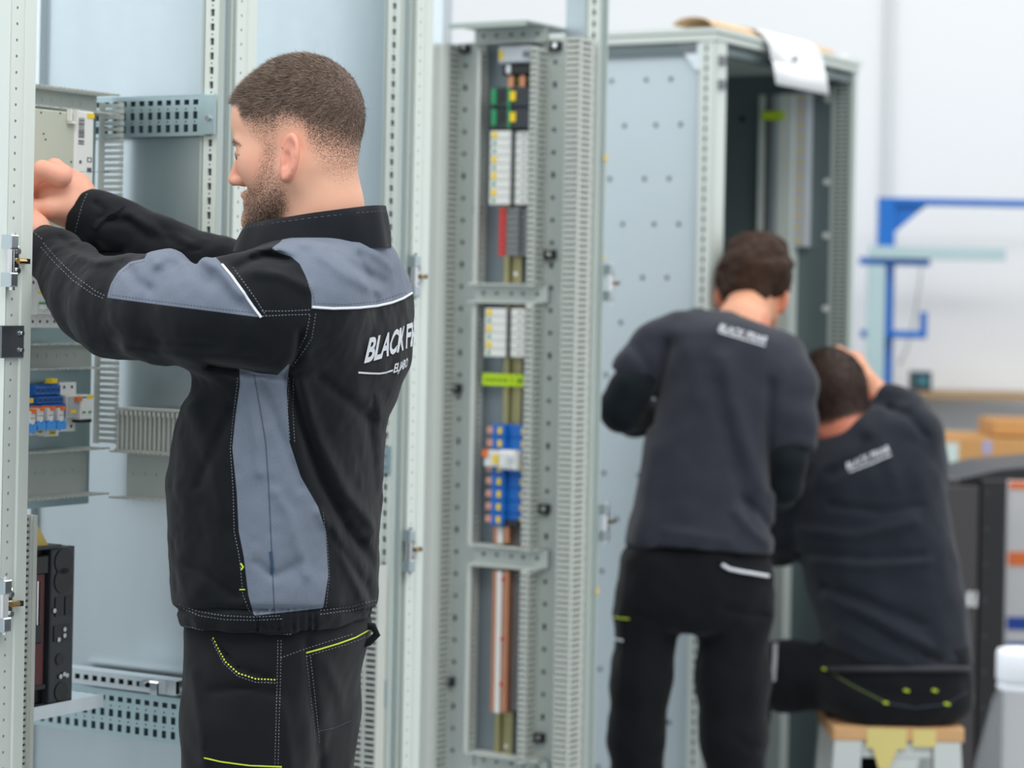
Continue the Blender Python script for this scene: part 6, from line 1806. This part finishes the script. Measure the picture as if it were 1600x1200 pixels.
# trousers
pel2 = Loft([(835, 982, 1203, .12, Z2), (870, 974, 1206, .125, Z2), (930, 966, 1206, .13, Z2), (990, 962, 1205, .11, Z2)], 0.0, 2.4, .07)
lg2 = [[pr(1017, 940, Z2, 52), pr(1003, 1060, Z2, 45), pr(996, 1150, Z2, 42), pr(995, 1230, Z2 + .02, 40), (np.array(W(1000, 1440, Z2)), .06)],
       [pr(1146, 940, Z2, 57), pr(1147, 1060, Z2, 54), pr(1147, 1150, Z2, 49), pr(1150, 1230, Z2 + .02, 44), (np.array(W(1152, 1440, Z2)), .062)]]
TR2 = [([(1130, 950), (1160, 958), (1195, 960)], -.010, 6), ([(1000, 960), (1030, 970), (1055, 960)], -.008, 7), ([(965, 960), (975, 1020), (970, 1080)], .008, 7), ([(1150, 1150), (1170, 1170), (1190, 1172)], -.008, 7), ([(1130, 880), (1165, 895), (1203, 900)], .010, 6)]
def tr2_fn(P):
    d = pel2(P)
    for lg in lg2: d = smin(d, chain(P, lg, .03), .022)
    d = np.maximum(d, .05 - P[:, 2]); near = np.abs(d) < .05
    if near.any():
        Pn = P[near]; d = d.copy(); d[near] -= fold_fn(Pn, PX(Pn), TR2) + .007 * vnoise(Pn * np.array((1, 1, .6)), 12, 11) + .003 * vnoise(Pn, 30, 12)
    return d
V, F = extract(tr2_fn, (W(935, 600, Z2).x, 5.3, .02), (W(1235, 600, Z2).x, 5.9, W(1100, 842, Z2).z), .009)
tr2 = np_mesh('trousers', V, F, 'trouser_cloth', None, man2, base2, 'black work trousers')
bt2 = bvh_of(tr2)
seam(bt2, base2, [(1128, 882), (1140, 889), (1165, 894), (1200, 900)], 'reflective_piping', 'piping_white', tr2, tube=.0042)
seam(bt2, base2, [(960, 964), (970, 966), (983, 967)], 'lime_tack', 'stitch_lime', tr2, tube=.002)
seam(bt2, base2, [(1010, 856), (1030, 853), (1056, 851)], 'lime_tack', 'stitch_lime', tr2, wd=.0016)
seam(bt2, base2, [(958, 998), (964, 999), (973, 1001)], 'label_tab', 'piping_white', tr2, tube=.003)
for lg in lg2: boot(lg[-1][0], math.pi / 2, man2, base2)
# head, neck and hands
def head_simple(P, c, ax, ears=True, sc=1.0):
    f_, l_, u_ = ax
    q = lambda f, l, u: c + (f_ * f + l_ * l + u_ * u) * .001 * sc
    d = ellip(P, q(-8, 0, 28), ax, (.099 * sc, .076 * sc, .094 * sc))
    d = smin(d, ellip(P, q(34, 0, -28), ax, (.058 * sc, .058 * sc, .098 * sc)), .03)
    d = smin(d, rcone(P, q(92, 0, -2), q(108, 0, -44), .008, .011), .012)
    for s_ in (-1, 1):
        d = smin(d, rcone(P, q(-2, 48 * s_, -70), q(72, 12 * s_, -120), .020, .020), .03)
        d = smax(d, -ellip(P, q(95, 33 * s_, -13), ax, (.012, .018, .011)), .014)
        d = smin(d, rcone(P, q(86, 12 * s_, 8), q(74, 42 * s_, 6), .010, .009), .012)
        d = smin(d, ellip(P, q(-14, 80 * s_, -32), [f_ * .8 - l_ * s_ * .6, l_ * s_ * .8 + f_ * .6, u_], (.019, .008, .034)), .008)
    d = smin(d, ellip(P, q(86, 0, -78), ax, (.012, .023, .010)), .010)
    return d
def axes(face, up):
    f_ = np.array(face, float); u_ = np.array(up, float); u_ /= np.linalg.norm(u_)
    f_ = f_ - u_ * (f_ @ u_); f_ /= np.linalg.norm(f_); l_ = np.cross(u_, f_); return [f_, l_, u_]
Hc2 = np.array(W(1180, 448, 6.0)); A2 = axes((.30, .92, -.25), (.14, .22, .95))
nk2 = [(Hc2 + (A2[0] * -.022 + A2[2] * -.045), .058), (np.array(W(1160, 510, 5.84)), .060), (np.array(W(1150, 560, 5.78)), .07)]
hd2 = [gen_hand(udL[-1][0], np.array((.5, .6, .1)), np.array((0, -.4, .9))), gen_hand(udR[-1][0], np.array((-.5, .6, .1)), np.array((0, -.4, .9)), 1.0, -1)]
def body2_fn(P):
    d = within(P, Hc2, .25, lambda p: smin(head_simple(p, Hc2, A2), chain(p, nk2, .03), .03))
    for h_ in hd2: d = np.minimum(d, within(P, h_[0][1][0], .17, lambda p: hand_shape(p, *h_)))
    core = chain(P, nk2[1:] + [(np.array(W(1110, 840, Z2)), .07)], .02)
    core = smin(core, chain(P, [(nk2[2][0], .05)] + [(q[0], q[1] * .5) for q in slL[1:3]] + [(q[0], q[1] * .55) for q in udL[1:]], .02), .02)
    core = smin(core, chain(P, [(nk2[2][0], .05)] + [(q[0], q[1] * .5) for q in slR[1:3]] + [(q[0], q[1] * .55) for q in udR[1:]], .02), .02)
    return smin(d, core, .01)
V, F = extract(body2_fn, (W(925, 600, 5.8).x, 5.45, W(1100, 860, Z2).z), (W(1290, 600, 5.9).x, 6.28, W(1180, 360, 6.0).z), .0052)
rl_ = (V - Hc2) @ np.array(A2).T * 1000
up_ = np.abs(V[:, 2] - Hc2[2]) < .2
pk = np.where(up_ & (np.abs(rl_[:, 1]) > 70), .6, .1)
np_mesh('body', V, F, 'skin_warm', {'hair': np.where(up_ & (rl_[:, 2] > 20), 1.0, 0.0), 'beard': np.zeros(len(V)), 'pink': pk}, man2, base2)
def hair2_fn(P):
    q = lambda f, l, u: Hc2 + (A2[0] * f + A2[1] * l + A2[2] * u) * .001
    d = ellip(P, q(-10, 0, 34), A2, (.112, .090, .106))
    d = smin(d, ellip(P, q(-62, 6, -6), A2, (.050, .076, .060)), .03)
    d = smin(d, ellip(P, q(-78, -28, -38), A2, (.026, .036, .034)), .02)
    d = smin(d, ellip(P, q(-30, -66, 20), A2, (.05, .030, .045)), .02); d = smin(d, ellip(P, q(-30, 62, 14), A2, (.05, .026, .045)), .02)
    r = (P - Hc2) @ np.array(A2).T * 1000
    cut = np.where(r[:, 0] > 40, 40 - r[:, 2], -60 - r[:, 2]) * .001
    d = smax(d, cut, .01)
    n_ = .010 * vnoise(P * np.array((1, 1, .8)), 26, 21) + .006 * vnoise(P, 60, 22)
    return d - n_
V, F = extract(hair2_fn, Hc2 - .2, Hc2 + .2, .005)
NR = vnormals(V, F)
va, fa = strands('hair', V, NR, np.ones(len(V)), .022, (0, 0, -.6), 9000, None, None, None, .0007)
np_mesh('hair', np.concatenate([V, va]), np.concatenate([F, np.concatenate([fa + len(V), fa[:, 2:3] + len(V)], 1)]), 'hair_wavy', None, man2, base2, 'wavy dark brown hair')

# ---------------------------------------------------------------- seated worker
Z3 = 5.9
base3 = Vector(W(1390, 1200, Z3)); base3.z = 0
man3 = thing('person', 'person in black shirt sitting on the stool with a raised arm', 'person', Matrix.Translation(base3), 'workers')
ln3 = lambda py: Z3 + max(0, 1030 - py) / 400 * .14
sh3 = Loft([(636, 1350, 1420, .07, ln3(636)), (655, 1318, 1444, .10, ln3(655)), (685, 1282, 1462, .12, ln3(685)), (720, 1256, 1473, .14, ln3(720)), (780, 1236, 1482, .15, ln3(780)), (850, 1242, 1492, .155, ln3(850)), (900, 1256, 1500, .155, ln3(900)), (950, 1270, 1508, .155, ln3(950)),
            (1000, 1282, 1514, .155, ln3(1000)), (1035, 1296, 1516, .155, Z3), (1060, 1300, 1515, .15, Z3)], 0.0, 2.4)
sr3 = [pr(1428, 715, ln3(715), 50), pr(1430, 680, ln3(690) - .02, 40), pr(1412, 645, ln3(650) + .02, 34), pr(1388, 632, ln3(640) + .04, 28), pr(1374, 625, ln3(640) + .05, 26)]
sl3 = [pr(1268, 735, ln3(735), 42), pr(1240, 775, ln3(760) + .0, 36), pr(1226, 830, ln3(800) + .02, 31), pr(1222, 850, ln3(800) + .08, 29), pr(1212, 860, ln3(800) + .24, 25)]
d3 = sr3[-1][0] - sr3[-2][0]; d3 /= np.linalg.norm(d3)
F3 = [([(1300, 790), (1380, 800), (1440, 790)], -.008, 6), ([(1250, 830), (1340, 838), (1430, 815)], .008, 8), ([(1255, 862), (1350, 872), (1440, 868)], -.008, 6), ([(1270, 880), (1370, 885), (1450, 878)], .008, 7), ([(1290, 915), (1380, 950), (1440, 975)], -.012, 7), ([(1290, 935), (1370, 970), (1450, 1010)], .010, 8),
      ([(1330, 960), (1400, 1005), (1470, 1030)], -.010, 7), ([(1310, 985), (1370, 1015), (1420, 1035)], .008, 8), ([(1345, 660), (1380, 690), (1400, 760)], .006, 12), ([(1390, 640), (1420, 650), (1445, 680)], -.012, 7), ([(1350, 690), (1340, 720), (1300, 740)], -.010, 9)]
def sh3_fn(P):
    d = sh3(P)
    a = np.maximum(chain(P, sr3, .03), (P - sr3[-1][0]) @ d3 - .004)
    d = smin(d, a, .03); d = smin(d, chain(P, sl3, .03), .03)
    zc_ = np.interp(P[:, 0], [W(1290, 1010, Z3).x, W(1380, 1032, Z3).x, W(1518, 1028, Z3).x], [W(1290, 1008, Z3).z, W(1380, 1034, Z3).z, W(1518, 1030, Z3).z])
    d = np.maximum(d, zc_ - P[:, 2]); near = np.abs(d) < .05
    if near.any():
        Pn = P[near]; d = d.copy(); d[near] -= fold_fn(Pn, PX(Pn), F3) + .005 * vnoise(Pn * np.array((.6, 1, 1)), 12, 31) + .003 * vnoise(Pn, 26, 32)
    return d
V, F = extract(sh3_fn, (W(1180, 600, 6.0).x, 5.6, W(1400, 1050, Z3).z), (W(1540, 600, 6.0).x, 6.35, W(1400, 570, 6.0).z), .008)
tee3 = np_mesh('shirt', V, F, 'tee_black', None, man3, base3, 'black long-sleeved shirt')
b3 = bvh_of(tee3)
flat_text(b3, base3, 'BLACK FRIAR', 1324, 734, 1391, 706, 11, tee3, 'logo_grey', .025)
seam(b3, base3, [(1327, 738), (1360, 725), (1392, 711)], 'underline', 'logo_grey', tee3, wd=.002, lift=.002)
pel3 = Loft([(1000, 1290, 1512, .13, Z3), (1030, 1280, 1518, .15, Z3), (1070, 1272, 1521, .16, Z3), (1100, 1280, 1515, .155, Z3), (1118, 1300, 1496, .14, Z3)], 0.0, 2.6)
lg3 = [[pr(1345, 1058, Z3 + .02, 54), pr(1235, 1056, Z3 + .04, 53), pr(1168, 1050, Z3 + .12, 48), pr(1160, 1120, Z3 + .16, 40), (np.array((W(1150, 1300, Z3 + .2).x, Z3 + .2, .10)), .065)],
       [pr(1440, 1062, Z3 + .03, 54), pr(1400, 1055, Z3 + .26, 50), pr(1380, 1052, Z3 + .46, 44), pr(1380, 1120, Z3 + .50, 38), (np.array((W(1380, 1300, Z3 + .48).x, Z3 + .48, .10)), .065)]]
T3 = [([(1300, 1050), (1360, 1080), (1450, 1095)], -.006, 8), ([(1230, 1010), (1240, 1060), (1250, 1100)], -.008, 8)]
def tr3_fn(P):
    d = pel3(P)
    for lg in lg3: d = smin(d, chain(P, lg, .03), .03)
    d = np.maximum(d, .06 - P[:, 2]); near = np.abs(d) < .05
    if near.any():
        Pn = P[near]; d = d.copy(); d[near] -= fold_fn(Pn, PX(Pn), T3) + .005 * vnoise(Pn, 12, 41) + .003 * vnoise(Pn, 30, 42)
    return d
V, F = extract(tr3_fn, (W(1090, 600, 6.1).x, 5.65, .03), (W(1540, 600, 6.0).x, 6.5, W(1400, 985, Z3).z), .010)
tr3 = np_mesh('trousers', V, F, 'trouser_cloth', None, man3, base3, 'black work trousers with lime tacks')
bt3 = bvh_of(tr3)
for x, y in ((1290, 1046), (1384, 1098), (1416, 1079), (1460, 1079), (1479, 1100)):
    seam(bt3, base3, [(x - 4, y - 1), (x, y), (x + 4, y + 1)], 'lime_tack', 'stitch_lime', tr3, tube=.0032)
seam(bt3, base3, [(1290, 1046), (1330, 1070), (1384, 1098)], 'pocket_seam', mat('stitch_olive', srgb(74, 92, 40), .7, 0, .1, 60), tr3, wd=.002)
seam(bt3, base3, [(1384, 1098), (1430, 1106), (1479, 1100), (1512, 1080)], 'pocket_seam', 'stitch_dark', tr3, wd=.001)
seam(bt3, base3, [(1212, 1008), (1211, 1035), (1209, 1064)], 'label_tab', 'pale_print', tr3, tube=.006, label='pale woven tab')
mb = MB()
pts = []
for q in np.linspace(1296, 1512, 24):
    p_, n_ = on_cloth(bt3, base3, q, 1046, .004)
    if p_ is not None: pts.append(p_)
if len(pts) > 4: mb.tube(pts, .009, 6); mb.build('belt', mat('belt_grey', srgb(40, 40, 46), .6, 0, .1, 30), tr3, None, True, 'dark grey belt')
boot(lg3[0][-1][0], math.pi * .75, man3, base3); boot(lg3[1][-1][0], math.pi * .6, man3, base3)
Hc3 = np.array(W(1299, 622, 6.06)); A3 = axes((-.45, .85, -.35), (-.26, .10, .95))
nk3 = [(Hc3 + (A3[0] * -.030 + A3[2] * -.050), .064), (np.array(W(1326, 678, 6.02)), .066), (np.array(W(1345, 730, 6.0)), .07)]
hw3 = cr(1352, 594, ln3(640) + .05)
hd3 = [gen_hand(hw3, np.array((-.62, .30, .52)), np.array((.3, -.85, .4)), .95), gen_hand(sl3[-1][0], np.array((-.2, .9, 0)), np.array((0, 0, 1.0)), 1.0, -1)]
def body3_fn(P):
    d = within(P, Hc3, .25, lambda p: smin(head_simple(p, Hc3, A3, sc=1.03), chain(p, nk3, .03), .03))
    for h_ in hd3: d = np.minimum(d, within(P, h_[0][1][0], .17, lambda p: hand_shape(p, *h_)))
    core = chain(P, nk3[1:] + [(np.array(W(1390, 1000, Z3)), .07)], .02)
    core = smin(core, chain(P, [(nk3[2][0], .05), (sr3[0][0], .04), (sr3[1][0], .038), (sr3[2][0], .042), (sr3[4][0], .040), (hw3, .028)], .015), .01)
    core = smin(core, chain(P, [(nk3[2][0], .05)] + [(q[0], q[1] * .55) for q in sl3], .02), .02)
    return smin(d, core, .01)
V, F = extract(body3_fn, (W(1190, 600, 6.0).x, 5.65, W(1400, 1040, Z3).z), (W(1480, 600, 6.0).x, 6.45, W(1300, 520, 6.0).z), .0052)
rl_ = (V - Hc3) @ np.array(A3).T * 1000
up_ = np.linalg.norm(V - Hc3, axis=1) < .16
hs3 = head_simple(V[up_], Hc3, A3, sc=1.03); nh3 = np.linalg.norm(V[up_] - hd3[0][0][1][0], axis=1)
up_[up_] = (hs3 < .003) | ((hs3 < .03) & (nh3 > .10))
hr3 = np.where(up_, np.clip((rl_[:, 2] + 72) / 22, 0, 1) * (rl_[:, 0] < 70), 0.0)
pk = np.where(np.linalg.norm(V - np.array(nk3[1][0]), axis=1) < .12, .8, .15)
np_mesh('body', V, F, 'skin_warm', {'hair': hr3, 'beard': np.zeros(len(V)), 'pink': pk}, man3, base3)
NR = vnormals(V, F)
va, fa = strands('hair', V, NR, np.where(hr3 > .4, hr3, 0.0) + 1e-9, .009, (0, 0, -.3), 12000, None, None, None, .0006)
np_mesh('hair', va, fa, 'hair_black', None, man3, base3, 'closely cropped dark hair')

# ---------------------------------------------------------------- stool
zs3 = W(1390, 1121, Z3).z
t = thing('step_stool', 'white plastic stool with a wooden seat under the seated worker', 'stool', TM(W(1389, 1130, Z3).x, Z3 + .02, 0))
mat('stool_plastic', srgb(206, 212, 210), 0.45, 0, .03, 8); mat('ply', srgb(214, 168, 118), .6, 0, .08, 6, .1, 60, stretch=(1, 6, 6)); mat('masking_tape', srgb(222, 206, 130), .6, 0, .05, 10)
part(t, 'seat_board', 'ply', lambda m: m.bev(-.155, .158, -.16, .16, zs3 - .034, zs3, .004))
part(t, 'tape', 'masking_tape', lambda m: (m.box(-.075, .02, -.1622, -.1598, zs3 - .050, zs3 - .002), m.prism([(-.045, zs3 - .10), (-.02, zs3 - .10), (.0, zs3 - .05), (-.06, zs3 - .05)], 'y', -.1622, -.1598), m.box(.035, .09, -.1622, -.1598, zs3 - .045, zs3 - .004)), label='yellowish masking tape')
part(t, 'apron', 'stool_plastic', lambda m: m.bev(-.084, .084, -.150, -.138, zs3 - .075, zs3 - .034, .003))
for x0, x1, y0, y1 in ((-.150, -.085, -.158, -.120), (.085, .150, -.158, -.120), (-.150, -.085, .120, .158), (.085, .150, .120, .158)):
    part(t, 'leg', 'stool_plastic', lambda m: m.prism([(x0, zs3 - .034), (x1, zs3 - .034), (x1 + (-.02 if x0 < 0 else .03), 0), (x0 + (-.03 if x0 < 0 else .02), 0)], 'y', y0, y1))
part(t, 'centre_panel', 'stool_plastic', lambda m: m.prism([(-.045, zs3 - .075), (.055, zs3 - .075), (.04, zs3 - .13), (.05, .02), (-.04, .02), (-.03, zs3 - .13)], 'y', -.149, -.141))
